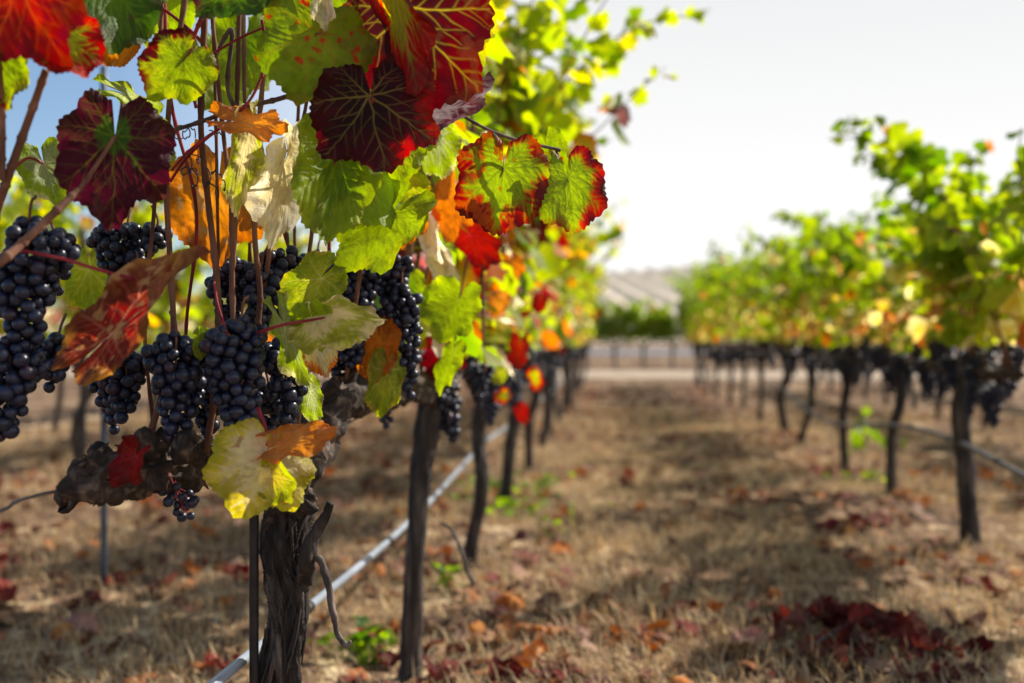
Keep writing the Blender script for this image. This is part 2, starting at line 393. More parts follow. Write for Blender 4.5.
def pigment(T, c0, c1, c2, m1=.55, m2=.85, w=.13, vein='palevein', va=.5, vw=.016, halo=.25, hw=.05, bias=(0, 0), rough=.35, spots=0, spotc='dred', seed=0):
    g = lambda c: PIG[c] if isinstance(c, str) else C3(c)
    x, y = T['x'], T['y']; p = np.stack([x, y, np.full_like(x, seed * 3.7)], -1)
    n1 = fbm(p * 3.2, seed, 4) - .5; n2 = fbm(p * 14, seed + 3, 3) - .5
    q = T['fr'] + rough * 2 * n1 + .28 * n2 + bias[0] * x + bias[1] * y
    q = q - halo * np.exp(-(np.minimum(T['vm'], T['vs'] * 1.5) / hw) ** 2)
    t1 = sstep(m1 - w, m1 + w, q)[:, None]; t2 = sstep(m2 - w, m2 + w, q)[:, None]
    c = g(c0) * (1 - t1) + g(c1) * t1; c = c * (1 - t2) + g(c2) * t2
    if spots:
        s = sstep(.62 - spots, .70 - spots, fbm(p * 7 + 31, seed + 8, 3))[:, None] * .85; c = c * (1 - s) + g(spotc) * s
    v = np.maximum(np.exp(-(T['vm'] / vw) ** 2), .5 * np.exp(-(T['vs'] / (vw * .75)) ** 2))[:, None] * va * (.55 + .9 * (n1 + .5))[:, None]
    v = v * (1 - .55 * T['fr'])[:, None]
    c = c * (1 - v) + g(vein) * v
    n3 = fbm(p * 5.5 + 11, seed + 21, 4); wr = (sstep(.60, .70, n3 + .16 * (T['fr'] - .5)) * .55)[:, None]          # dead blotches, more of them near the margin
    c = c * (1 - wr) + (.45 * c + .55 * C3((.08, .04, .02))) * wr
    c = c * (1 + .7 * (fbm(p * 2.1 + 5, seed + 31, 2) - .5))[:, None]
    return np.clip(c * (1 + .5 * n2[:, None]), .002, .9)
def shape(T, s, ax=1.0, cup=0, fold=0, wave=.05, wk=3, wp=0, curl=0, quilt=.007, bx=0, by=0, twist=0, crumple=0, seed=0):
    x, y, fr = T['x'] * ax, T['y'].copy(), T['fr']
    z = cup * (x * x + y * y) + fold * np.sqrt(x * x + .002) + wave * fr ** 2 * np.sin(wk * T['th'] + wp) + curl * sstep(.55, 1.0, fr) ** 1.5
    v = np.minimum(T['vm'], T['vs'] * 1.3); z = z - quilt * np.exp(-(v / .045) ** 2)
    z = z + (crumple + .07) * (fbm(np.stack([x * 2.6, y * 2.6, np.full_like(x, seed * 1.3)], -1), seed + 40, 4) - .5) * 2 * np.minimum(fr * 2, 1) + .07 * np.sin(T['th'] * 9 + seed) * fr ** 6
    if abs(bx) > 1e-3:
        a = bx * x; r = 1 / bx; x, z = (r - z) * np.sin(a), r - (r - z) * np.cos(a)
    if abs(by) > 1e-3:
        a = by * y; r = 1 / by; y, z = (r - z) * np.sin(a), r - (r - z) * np.cos(a)
    if twist:
        a = twist * y; x, z = x * np.cos(a) - z * np.sin(a), x * np.sin(a) + z * np.cos(a)
    return np.stack([x, y, z], -1) * s
def frame(O, T_, d, pitch=0, tilt=0):
    a = P(*O, d); b = P(*T_, d); Y = b - a; ln = np.linalg.norm(Y); Y = Y / ln
    view = (EYE - a) / np.linalg.norm(EYE - a)
    Y2 = Y * math.cos(R(pitch)) + view * math.sin(R(pitch)); Y2 /= np.linalg.norm(Y2)
    Z = view - Y2 * (view @ Y2); Z /= np.linalg.norm(Z)
    X = np.cross(Y2, Z); t = R(tilt)
    Zt = Z * math.cos(t) + X * math.sin(t); Xt = np.cross(Y2, Zt)
    return a, np.stack([Xt, Y2, Zt], 0), ln / max(.35, math.cos(R(pitch)))

LOOKS = dict(
    maroonvein=dict(c0=(.03, .006, .007), c1=(.07, .007, .009), c2=(.085, .008, .009), m1=.5, m2=1.0, w=.25, vein=(.40, .32, .06), va=.65, vw=.014, halo=.2, rough=.45),
    darkred_shaded=dict(c0=(.020, .006, .006), c1=(.045, .006, .008), c2=(.30, .010, .010), m1=.4, m2=1.05, w=.2, vein=(.36, .27, .07), va=.6, vw=.014, halo=.2, bias=(-.42, .12), rough=.35),  # shade of another leaf and backlit edge are painted into the dark red
    purple=dict(c0='dgreen', c1='purple', c2='purple', m1=.22, m2=.9, w=.14, vein='lime', va=.28, halo=.12, hw=.06, rough=.5),
    redmargin=dict(c0='lime', c1=(.26, .02, .015), c2=(.09, .008, .012), m1=.66, m2=.95, w=.2, vein='dgreen', va=.5, halo=.2, rough=.45, spots=.02, spotc=(.3, .05, .01), bias=(.05, .12)),
    rightmargin=dict(c0='lime', c1=(.3, .02, .015), c2=(.10, .008, .02), m1=.78, m2=1.1, w=.2, vein='dgreen', va=.4, halo=.12, bias=(-.42, -.05), rough=.3),
    brownmargin=dict(c0='lime', c1='yg', c2='dred', m1=.5, m2=.80, w=.14, vein='dgreen', va=.35, bias=(.35, -.1), rough=.35),
    greenveined=dict(c0='lime', c1=(.15, .22, .016), c2='rust', m1=.4, m2=1.12, w=.16, vein='rust', va=.45, halo=.05, spots=-.06, spotc='red'),
    green=dict(c0=(.12, .20, .02), c1='lime', c2='yg', m1=.4, m2=1.05, w=.2, vein='yg', va=.45, halo=.1),
    fresh=dict(c0='lime', c1='lime', c2='yg', m1=.5, m2=.95, w=.2, vein='yg', va=.4),
    yellowgreen=dict(c0='yg', c1='lime', c2='yellow', m1=.5, m2=.95, w=.2, vein='cream', va=.4),
    yellow=dict(c0='yellow', c1='yg', c2='orange', m1=.4, m2=1.1, w=.2, vein='cream', va=.4),
    red=dict(c0=(.21, .010, .008), c1=(.13, .008, .008), c2='dred', m1=.45, m2=.92, w=.2, vein='orange', va=.3, halo=.2, rough=.55, spots=.05, spotc='dred'),
    crimson=dict(c0=(.20, .012, .010), c1=(.16, .010, .010), c2='dred', m1=.6, m2=1.0, w=.2, vein='pink', va=.5),
    redyellow=dict(c0='yg', c1='red', c2='dred', m1=.45, m2=.95, w=.18, vein='yellow', va=.5, halo=.25),
    orange=dict(c0='orange', c1='orange', c2='rust', m1=.5, m2=.95, w=.2, vein='yellow', va=.35),
    dryorange=dict(c0=(.5, .22, .07), c1=(.45, .17, .05), c2='rust', m1=.5, m2=1.0, w=.25, vein='rust', va=.3, spots=-.05, spotc='tan'),
    cream=dict(c0='cream', c1='white', c2='cream', m1=.5, m2=.9, w=.25, vein='tan', va=.25),
    creamorange=dict(c0='white', c1='cream', c2='orange', m1=.6, m2=1.0, w=.1, vein='tan', va=.3, bias=(.1, .25), rough=.2),
    creamgreen=dict(c0='cream', c1='yg', c2='cream', m1=.35, m2=.85, w=.25, vein='yg', va=.4),
    creamyellow=dict(c0='cream', c1='yellow', c2='yg', m1=.6, m2=.95, w=.25, vein='tan', va=.35, rough=.4, spots=-.09, spotc='tan'),
    pinkveined=dict(c0=(.24, .03, .03), c1=(.13, .03, .022), c2=(.30, .15, .05), m1=.45, m2=.9, w=.25, vein=(.45, .27, .16), va=.6, vw=.02, halo=.3, hw=.05, rough=.4, spots=-.02, spotc='tan'),
    grey=dict(c0='grey', c1='purple', c2='grey', m1=.5, m2=.9, w=.25, vein='grey', va=.3),
    palegreen=dict(c0=(.22, .26, .10), c1='lime', c2='cream', m1=.5, m2=1.05, w=.2, vein='cream', va=.4),
    dullgreen=dict(c0='green', c1='dgreen', c2='purple', m1=.4, m2=.9, w=.2, vein='lime', va=.4, bias=(0, -.3)),
)
def hero_leaf(parent, base, O, T_, d, look, label=None, ax=1.0, pitch=0, tilt=0, stalk=None, sm=M_RED, sr=.0013, seed=None, **sh):
    seed = seed if seed is not None else int(abs(O[0] * 7 + O[1] * 3)) % 97
    T = (HX if look in ('darkred_shaded', 'redmargin', 'rightmargin', 'maroonvein', 'purple', 'pinkveined', 'greenveined', 'creamyellow') else HT)[seed % 4]
    a, Rm, s = frame(O, T_, d, pitch, tilt)
    sh.setdefault('wp', seed); sh.setdefault('seed', seed)
    V = shape(T, s, ax, **sh) @ Rm
    me = mesh_np('leaf', V, [T['F']], pigment(T, seed=seed, **LOOKS[look]))
    o = link('leaf', me, M_LEAF, parent, a - base)
    if label: o['label'] = label
    if stalk:
        pts = [P(*q) - a for q in stalk] + [np.zeros(3) - Rm[2] * .0015, Rm[1] * s * .10 - Rm[2] * .002]
        Vt, Ft = tube(pts, [sr * 1.25, sr, sr * .8], 18, 7)
        link('petiole', mesh_np('petiole', Vt, Ft), sm, o)
    return o

# low polygon leaves for far foliage, all leaves of one crown in one mesh
def low_outline(k, seed):
    r_ = random.Random(seed); pts = []
    for a, v in ((-158, .45), (-125, .66), (-98, .80), (-72, .70), (-48, .92), (-22, .80), (0, 1.0), (22, .80), (48, .92), (72, .70), (98, .80), (125, .66), (158, .45)):
        v *= r_.uniform(.92, 1.06); pts.append((v * math.sin(R(a)), v * math.cos(R(a))))
    return np.array(pts)
LO = [low_outline(13, s) for s in range(4)]
def foliage_arrays(pos, nrm, tip, size, col, col2, seed=0):
    """pos,nrm,tip (n,3); size (n,); col centre, col2 margin (n,3)"""
    n = len(pos); rg = np.random.default_rng(seed)
    nrm = nrm / (np.linalg.norm(nrm, axis=1)[:, None] + 1e-9)
    tip = tip - nrm * (tip * nrm).sum(1)[:, None]; tip = tip / (np.linalg.norm(tip, axis=1)[:, None] + 1e-9)
    xx = np.cross(tip, nrm)
    pick = rg.integers(0, 4, n); out = np.stack(LO)[pick]                       # n,13,2
    fold = rg.uniform(-.1, .5, n)[:, None]; droop = rg.uniform(-.1, .35, n)[:, None]; wv = rg.normal(0, .09, (n, 13))
    x, y = out[..., 0], out[..., 1]
    z = -(fold * np.abs(x) + droop * y * y) + wv
    V = pos[:, None] + size[:, None, None] * (x[..., None] * xx[:, None] + y[..., None] * tip[:, None] + z[..., None] * nrm[:, None])
    ctr = pos + size[:, None] * .22 * tip
    V = np.concatenate([V, ctr[:, None]], 1)                                   # n,14,3
    tri = np.array([[13, i + 1, i] for i in range(12)] + [[13, 0, 12]])
    Fa = (np.arange(n)[:, None, None] * 14 + tri[None]).reshape(-1, 3)
    c = np.repeat(col2[:, None], 14, 1); c[:, 13] = col; c[:, [5, 6, 7]] = .5 * (col2 + col)[:, None]
    c = c * rg.uniform(.85, 1.15, (n, 14, 1))
    return V.reshape(-1, 3), Fa, c.reshape(-1, 3)
def pal(names): return [tuple(PIG[q] if isinstance(q, str) else C3(q) for q in (a, b)) + (w,) for a, b, w in names]
PAL_RIGHT_TOP = pal([((.13, .21, .018), 'lime', 5), ('green', (.13, .21, .018), 1.2), ('lime', (.15, .22, .018), 4), ('lime', 'yg', 4), ('yg', 'lime', 1.8), ('rust', 'tan', .35)])
PAL_RIGHT_LOW = pal([((.13, .21, .018), 'lime', 2.5), ('lime', 'yg', 3), ('yellow', 'cream', 2.8), ('yellow', 'tan', 1.8), ('cream', 'tan', .6), ('tan', 'rust', .7), ('orange', 'rust', .3)])
PAL_LEFT_TOP = pal([('lime', 'yg', 6), ('green', 'lime', 2.5), ('yg', 'yellow', 3.5), ('yellow', 'orange', .8), ('yg', 'lime', 2)])
PAL_LEFT_LOW = pal([('lime', 'yg', 4), ((.16, .012, .010), 'dred', 1.4), ('orange', 'rust', 1.0), ('yg', 'orange', 1.2), ('cream', 'white', 1.0), ('green', 'lime', 2), ('pink', 'grey', .6)])
def choose(pl, n, rg):
    w = np.array([q[2] for q in pl]); k = rg.choice(len(pl), n, p=w / w.sum())
    return np.array([q[0] for q in pl])[k], np.array([q[1] for q in pl])[k]

def bunch_mesh(name, top, bot, W, r, seed, nu=14, nv=9, nmax=150):
    """a hanging cluster of berries with its stalk, in local coordinates"""
    rg = np.random.default_rng(seed); top = np.asarray(top); bot = np.asarray(bot); ax = bot - top; Ln = np.linalg.norm(ax); ax = ax / Ln
    e1 = np.cross(ax, [0.3, 1, 0.1]); e1 /= np.linalg.norm(e1); e2 = np.cross(ax, e1)
    pts = []; bend = rg.uniform(-.15, .15, 2)
    sh_a, sh_t = rg.uniform(0, 6.28), rg.uniform(.12, .3)
    for _ in range(nmax * 40):
        t = rg.uniform(0, 1); w = W * min(1, (t * 5 + .25)) * (1 - t * .93) ** .5
        a = rg.uniform(0, 6.28); w *= 1 + .35 * math.cos(a - sh_a) * math.exp(-((t - sh_t) / .15) ** 2)
        q = max(0, w - r) * math.sqrt(rg.uniform(.15, 1))
        p = top + ax * (t * (Ln - 2 * r) + r) + e1 * (q * math.cos(a) + bend[0] * W * math.sin(3.1 * t)) + e2 * (q * math.sin(a) + bend[1] * W * math.sin(3.1 * t))
        if pts and np.min(np.linalg.norm(np.array(pts) - p, axis=1)) < 1.5 * r: continue
        pts.append(p)
        if len(pts) >= nmax: break
    pts = np.array(pts); n = len(pts)
    th = np.linspace(0, math.pi, nv); ph = np.linspace(0, 2 * math.pi, nu, endpoint=False)
    TH, PH = np.meshgrid(th, ph, indexing='ij')
    S = np.stack([np.sin(TH) * np.cos(PH), np.sin(TH) * np.sin(PH), np.cos(TH)], -1).reshape(-1, 3); m = len(S)
    i = (np.arange(nv - 1)[:, None] * nu); j = np.arange(nu)[None]; j2 = (j + 1) % nu
    Q = np.stack([i + j, i + nu + j, i + nu + j2, i + j2], -1).reshape(-1, 4)
    rr = r * rg.uniform(.74, 1.12, n)
    # random orientation of the poles
    V = np.empty((n, m, 3))
    for k in range(n):
        q = rg.normal(size=4); q /= np.linalg.norm(q); w_, x, y, z = q
        M = np.array([[1 - 2 * (y * y + z * z), 2 * (x * y - z * w_), 2 * (x * z + y * w_)], [2 * (x * y + z * w_), 1 - 2 * (x * x + z * z), 2 * (y * z - x * w_)], [2 * (x * z - y * w_), 2 * (y * z + x * w_), 1 - 2 * (x * x + y * y)]])
        V[k] = pts[k] + rr[k] * (S * [1, 1, rg.uniform(.86, 1.06)]) @ M.T
    base = np.array([.006, .0065, .016]); var = rg.uniform(.4, 2.4, n)
    col = base[None] * var[:, None]; pk = rg.random(n) < .07; col[pk] = [.035, .012, .022]
    C = np.repeat(col[:, None], m, 1).reshape(-1, 3)
    Fq = (np.arange(n)[:, None, None] * m + Q[None]).reshape(-1, 4)
    return mesh_np(name, V.reshape(-1, 3), [Fq], C)
def bunch_stalk(top, bot, hook, r=.0016):
    return tube([hook, top, np.asarray(top) * .4 + np.asarray(bot) * .6], [r, r, r * .6], 14, 6)

# ------------------------------------------------------------------ generic vine for the rows
BUNCHES = [bunch_mesh('grape_bunch', (0, 0, 0), (0, 0, -L_), W_, .0078, 100 + k, 8, 6, 60) for k, (L_, W_) in enumerate(((.13, .036), (.11, .04), (.15, .034), (.10, .036), (.14, .042)))]
def foliage_from_shoots(shoots, pl_top, pl_low, z0, z1, seed, size=.062, step=.05, spread=.09, lowz=.28, side=0):
    rg = np.random.default_rng(seed); pos, nrm, tip, sz, hf = [], [], [], [], []
    for sh in shoots:
        c = spline(sh, 40); ln = np.linalg.norm(np.diff(c, axis=0), axis=1).sum(); n = max(3, int(ln / step))
        for k in range(n):
            t = (k + rg.uniform(-.3, .3)) / n; p = c[int(np.clip(t, 0, 1) * 39)]
            a = rg.uniform(0, 6.283); out = np.array([math.cos(a), math.sin(a) * .6, rg.uniform(-.25, .35)])
            s = size * rg.uniform(.6, 1.2) * (1 - .55 * max(0, t - .6) / .4)
            q = p + out * spread * rg.uniform(.3, 1.1) * (1 - .5 * t)
            pos.append(q); nrm.append(out * rg.uniform(.3, 1) + np.array([0, 0, rg.uniform(-.1, 1.0)]) + rg.normal(0, .3, 3))
            tip.append(np.array([out[0] * .6, out[1] * .6, -rg.uniform(.2, 1.2)])); sz.append(s); hf.append((q[2] - z0) / max(.05, z1 - z0))
    pos, nrm, tip, sz, hf = map(np.array, (pos, nrm, tip, sz, hf)); n = len(pos)
    a0, a1 = choose(pl_top, n, rg); b0, b1 = choose(pl_low, n, rg)
    low = (hf + rg.normal(0, .15, n) < lowz)[:, None]
    return foliage_arrays(pos, nrm, tip, sz, np.where(low, b0, a0), np.where(low, b1, a1), seed)

def make_vine(base, head, top, seed, label, group, pl=(PAL_RIGHT_TOP, PAL_RIGHT_LOW), nshoot=11, along=np.array([0, 1., 0]), arm=.40, r=.026, lod=1,
              nb=8, over=.16, bias=0.0, dens=1.0, extra=(), leafsize=.062, zbot=.64, thick=0, lowz=.3, name='grapevine'):
    rg = np.random.default_rng(seed); base = np.array([base[0], base[1], float(gz([base[0]], [base[1]])[0]) - .015])
    hd = np.asarray(head, float) - base
    v = thing(name, label, 'vine', base, group)
    seg = {0: 8, 1: 14, 2: 28}[lod]; n = {0: 12, 1: 26, 2: 60}[lod]
    mid = hd * .5 + np.array([rg.normal(0, .02), rg.normal(0, .02), 0])
    V, FL = tube([(0, 0, -.03), hd * .12 + rg.normal(0, .006, 3) * [1, 1, 0], mid, hd * .8 + rg.normal(0, .011, 3) * [1, 1, 0], hd + np.array([0, 0, .02])],
                 [r * 1.45, r * 1.08, r * .95, r * .95, r * 1.15, r * 1.1], n, seg, .35, seed, .25)
    link('trunk', mesh_np('trunk', V, FL), M_BARK, v)
    A = Acc()
    for s in (-1, 1):
        pts = [hd + np.array([0, 0, -.02]), hd + along * s * arm * .2 + [0, 0, .035], hd + along * s * arm * .6 + [rg.normal(0, .01), 0, .04 + rg.normal(0, .008)], hd + along * s * arm + [0, 0, .045]]
        A.add(*tube(pts, [r * .85, r * .75, r * .6, r * .42], {0: 8, 1: 16, 2: 40}[lod], {0: 6, 1: 10, 2: 20}[lod], .3, seed + 3 + s, .5))
    link('cordon', A.mesh('cordon'), M_CORDON, v)
    side = np.array([along[1], -along[0], 0]); z_top = top - base[2]; zc = hd[2] + .05
    shoots = []; CA = Acc()
    for k in range(nshoot):
        t = (k + .5) / nshoot * 2 - 1 + rg.normal(0, .05)
        s0 = hd + along * t * arm + [0, 0, .045]
        hgt = (z_top - zc) * rg.uniform(.72, 1.08); o1 = bias * .5 + rg.normal(0, over * .5); o2 = bias + rg.normal(0, over)
        p1 = s0 + [0, 0, hgt * .45] + side * o1 * .5; p2 = s0 + side * o2 * .8 + along * rg.normal(0, .08) + [0, 0, hgt * .82]; p3 = s0 + side * o2 * 1.3 + along * rg.normal(0, .12) + [0, 0, hgt]
        sh = np.array([s0, p1, p2, p3]); CA.add(*tube(sh, [.0042, .0035, .0025, .0012], 10, 5)); 
        cc = spline(sh, 20); shoots.append(cc[int(20 * min(.5, max(0, (zbot - base[2] - s0[2]) / hgt))):])
    for e in extra:
        e = np.asarray(e) - base; CA.add(*tube(e, [.004, .003, .0015], 20, 5)); shoots.append(e)
        for q in range(thick): shoots.append(e + rg.normal(0, .012, 3))
    link('canes', CA.mesh('canes'), M_CANE, v)
    V, Fa, C = foliage_from_shoots(shoots, pl[0], pl[1], zbot - base[2], z_top, seed + 50, leafsize, .029 / dens, .11, lowz)
    link('foliage', mesh_np('foliage', V, [Fa], C, smooth=False), M_FOL, v)
    for k in range(nb):
        o = bpy.data.objects.new('grape_bunch', BUNCHES[int(rg.integers(0, 5))]); COL.objects.link(o); o.parent = v
        t = (k + .5) / nb * 2 - 1 + rg.normal(0, .06)
        o.location = hd + along * t * arm * .95 + side * rg.normal(0, .035) + [0, 0, .055 + rg.uniform(-.03, .12)]
        o.rotation_euler = (rg.normal(0, .12), rg.normal(0, .12), rg.uniform(0, 6.28)); o.scale = [rg.uniform(.9, 1.3)] * 3
    return v
for m_ in BUNCHES: m_.materials.append(M_BERRY)

def copy_tree(o, parent=None):
    c = o.copy(); COL.objects.link(c)
    if parent is not None: c.parent = parent
    for ch in list(o.children): copy_tree(ch, c)
    return c

# --- the vine row on the left side of the alley, behind the near vine
ORD = ['first', 'second', 'third', 'fourth', 'fifth', 'sixth', 'seventh', 'eighth', 'ninth', 'tenth', 'eleventh', 'twelfth', 'thirteenth', 'fourteenth', 'fifteenth']
LX, RX = -.41, 1.14
left_spec = [((408, 675), (433, 398), 1.62), ((473, 571), (488, 396), 1.70), ((509, 506), (513, 378), 1.62), ((530, 470), (534, 372), 1.6)]
PL = (PAL_LEFT_TOP, PAL_LEFT_LOW)
for i, (b, h, top) in enumerate(left_spec):
    g = G(*b); d = (g - EYE) @ FWD; hd = P(h[0], h[1], d)
    ex = []
    if i == 1:
        ex = [[P(520, 200, 2.9), P(545, 110, 2.95), P(600, 50, 3.0), P(650, 22, 3.0), P(708, 14, 3.0)], [P(500, 230, 2.7), P(520, 100, 2.75), P(545, 20, 2.8), P(560, -40, 2.8)],
              [P(490, 200, 2.6), P(500, 90, 2.6), P(520, 30, 2.6), P(500, -40, 2.6)]]
    if i == 2:
        ex = [[P(540, 260, 3.6), P(560, 190, 3.6), P(580, 150, 3.6), P(612, 140, 3.6)], [P(545, 250, 3.8), P(560, 120, 3.8), P(575, 60, 3.8), P(560, 10, 3.8)]]
    make_vine(g, hd, top, 300 + i, ['grey barked vine just behind the near one, leaning trunk beside the pale hose', 'slim leaning vine with a long shoot arching out against the sky',
              'dark straight vine with green weeds at its foot in the left row', 'dark vine with red lower leaves behind the weeds in the left row'][i],
              'vines in the row on the left', PL, [11, 16, 15, 14][i], r=[.0195, .019, .024, .022][i], lod=2 if i < 2 else 1, nb=[5, 7, 8, 8][i], over=[.10, .17, .16, .14][i], bias=[.02, .08, .08, .06][i],
              dens=[1.05, 1.05, 1.1, 1.15][i], extra=ex, lowz=.5, arm=.36)
y0 = float(G(530, 470)[1])
k = 0
for y in np.arange(y0 + .95, 13.8, .86):
    x = LX + rng.normal(0, .02); k += 1
    make_vine((x, y), (x + rng.normal(0, .03), y + rng.normal(0, .03), .52), 1.55 + .006 * y + rng.uniform(-.08, .08), 330 + k, 'distant vine with yellow green leaves far down the left row', 'vines in the row on the left', PL,
              11, r=.022, lod=1 if y < 7 else 0, nb=7 if y < 9 else 4, over=.15, bias=.04, dens=1 if y < 8 else .8, lowz=.38)

# --- the vine row on the right side of the alley
right_spec = [((967, 541), (967, 384), 1.16), ((887, 500), (902, 372), 1.18), ((843, 467), (850, 366), 1.26), ((801, 446), (812, 364), 1.33), ((783, 434), (785, 360), 1.36),
              ((761, 419), (763, 358), 1.42), ((743, 411), (745, 357), 1.44), ((729, 403), (730, 356), 1.5), ((717, 397), (718, 355), 1.5)]
make_vine((RX + .02, 2.42), (RX + .02, 2.42, .53), 1.2, 400, 'vine at the right edge, its trunk outside the picture and shoots reaching in', 'vines in the row on the right', nshoot=12, r=.032, lod=1, nb=8, over=.12,
          extra=[[P(1040, 300, 2.65), P(1030, 220, 2.65), P(1018, 165, 2.65), P(1022, 128, 2.65)]])
RL = ['thick dark vine nearest on the right with a shoot arching out to the left', 'slim dark vine with a leaning trunk, next behind the thick one on the right', 'dark vine with green suckers low on its right side',
      'leaning dark vine in front of a thicker upright trunk in the right row', 'thicker upright dark vine close behind a leaning one in the right row']
for i, (b, h, top) in enumerate(right_spec):
    g = G(*b); d = (g - EYE) @ FWD; hd = P(h[0], h[1], d); ex = []
    if i == 0:
        ex = [[P(968, 290, d), P(962, 240, d - .05), P(940, 190, d - .1), P(900, 158, d - .1), P(862, 140, d - .1), P(828, 139, d - .1)],
              [P(965, 300, d), P(955, 250, d), P(930, 195, d), P(890, 165, d), P(862, 150, d)],
              [P(960, 300, d), P(950, 250, d - .05), P(932, 205, d - .05), P(905, 170, d)],
              [P(990, 300, d), P(985, 230, d), P(970, 180, d), P(985, 140, d)]]
    if i == 3: ex = [[P(830, 270, d), P(812, 235, d), P(795, 218, d), P(775, 214, d)]]
    v = make_vine(g, hd, top, 410 + i, RL[i] if i < 5 else 'far vine with thin dark trunk down the right row', 'vines in the row on the right', nshoot=12, r=[.029, .021, .021, .021, .027, .02, .02, .02, .02][i],
              lod=1 if i < 5 else 0, nb=14 if i < 6 else 9, over=.13, bias=-.02, extra=ex, arm=.42, dens=1.25 if i < 5 else 1.1, thick=1, lowz=.42, leafsize=.055)
    if i == 2:
        b0 = np.array(v.location)
        pts = [[G(850, 462) + [0, 0, .06] - b0, P(860, 420, d) - b0, P(868, 400, d) - b0], [P(862, 430, d) - b0, P(885, 440, d) - b0, P(915, 448, d) - b0]]
        V, Fa, C = foliage_from_shoots(pts, pal([('lime', 'green', 1), ('green', 'lime', 1)]), PAL_LEFT_TOP, -1, 0, 77, .05, .05, .05, -5)
        link('sucker_leaves', mesh_np('sucker_leaves', V, [Fa], C, False), M_FOL, v)
k = 0
for y in np.arange(12.2, 14.2, .9):
    k += 1; make_vine((RX + rng.normal(0, .02), y), (RX, y, .52), 1.55, 440 + k, 'far vine with thin dark trunk down the right row', 'vines in the row on the right', nshoot=10, lod=0, nb=5, dens=.8, r=.02)

# --- rows further out: a few prototypes, then copies
def row_copies(x, ys_, group, label, top, seed, protos=4, pl=(PAL_RIGHT_TOP, PAL_RIGHT_LOW), dens=1.0):
    ps = []
    for q, y in enumerate(ys_):
        xx = x + rng.normal(0, .03)
        if q < protos:
            v = make_vine((xx, y), (xx + rng.normal(0, .03), y, .52), top + rng.uniform(-.08, .08), seed + q, label, group, pl, 10, lod=0, nb=6, dens=dens, r=.022); ps.append(v)
        else:
            v = copy_tree(ps[int(rng.integers(0, protos))]); v.location = (xx, y, float(gz([xx], [y])[0]) - .015); v.rotation_euler.z = math.pi * int(rng.integers(0, 2))
row_copies(2.66, np.arange(4.9, 14, .86), 'vines in the row behind the right one', 'thin trunked vine standing in the row behind the right row', 1.2, 500)
row_copies(4.15, np.arange(8.3, 14, .9), 'vines in the second row behind the right one', 'thin trunked vine two rows behind the right row', 1.2, 520, 3)
row_copies(-2.35, np.arange(3.3, 14, .9), 'vines in the row behind the left one', 'leafy vine standing behind the near grapes in the next row to the left', 1.38, 540, 4, PL)
row_copies(-3.9, np.arange(5.6, 14, .95), 'vines in the second row behind the left one', 'leafy vine two rows behind the near grapes at left', 1.2, 560, 3, PL)
# --- a row across the end of the alley, beyond the track
ps = []
for q, px in enumerate(list(range(528, 1010, 29))):
    g = P(px, 367.5, F * CAM_H / 29.5); g[2] = 0
    if q < 4:
        v = make_vine(g, (g[0], g[1], .5), (1.5, 1.38, 1.62, 1.44)[q], 600 + q, 'bushy green vine in the row across the end of the alley', 'vines in the row across the alley end', (PAL_RIGHT_TOP, PAL_RIGHT_TOP), 14, np.array([1., 0, 0]), .34, .035, 0, 4, .2, 0, 1.2, leafsize=.09)
        ps.append(v)
    else:
        v = copy_tree(ps[q % 4]); v.location = (g[0], g[1] + rng.normal(0, .15), -.01); v.rotation_euler.z = math.pi * (q % 2)

# ------------------------------------------------------------------ the near vine
hb = G(281, 866); hb[2] = -.01
near = thing('grapevine', 'nearest vine at left, heavy with dark grapes and coloured leaves over a gnarled trunk', 'vine', hb, 'vines in the row on the left')
rel = lambda *q: P(*q) - hb
td = float((hb - EYE) @ FWD)
V, FL = tube([(0, 0, -.03), rel(286, 760, td), rel(277, 690, td), rel(287, 620, td), rel(285, 555, td), rel(291, 510, td), rel(293, 486, td)], [.032, .027, .0245, .0215, .0215, .0255, .024, .016], 200, 110, .62, 21, .34, twist=3.2)
link('trunk', mesh_np('trunk', V, FL), M_BARK, near)
A = Acc()
A.add(*tube([rel(294, 510, td), rel(272, 482, 1.2), rel(245, 468, 1.17), rel(205, 462, 1.12), rel(150, 466, 1.06), rel(105, 476, 1.0), rel(80, 484, .97), rel(58, 489, .95)], [.025, .026, .023, .019, .023, .018, .015, .004], 190, 72, .6, 33, 1.0, twist=1.6))
link('cordon', A.mesh('cordon'), M_CORDON, near)['label'] = 'gnarled near arm of the vine reaching left under the grapes'
A = Acc()
A.add(*tube([rel(285, 505, td), rel(297, 462, 1.25), rel(312, 425, 1.29), rel(335, 402, 1.35), rel(362, 392, 1.45), rel(395, 392, 1.6), rel(425, 396, 1.82)], [.026, .027, .030, .029, .027, .02, .015], 120, 48, .4, 35, .8, twist=.6))
for a_, b_, c_ in (((335, 400, 1.35), (352, 372, 1.36), (362, 350, 1.37)), ((362, 388, 1.45), (376, 362, 1.46), (372, 340, 1.46)), ((312, 425, 1.29), (322, 400, 1.29), (336, 384, 1.29))):
    A.add(*tube([rel(*a_), rel(*b_), rel(*c_)], [.011, .009, .006], 24, 14, .35, 12, .6))
link('cordon', A.mesh('cordon'), M_CORDON, near)['label'] = 'knotty far arm of the vine running back along the row'
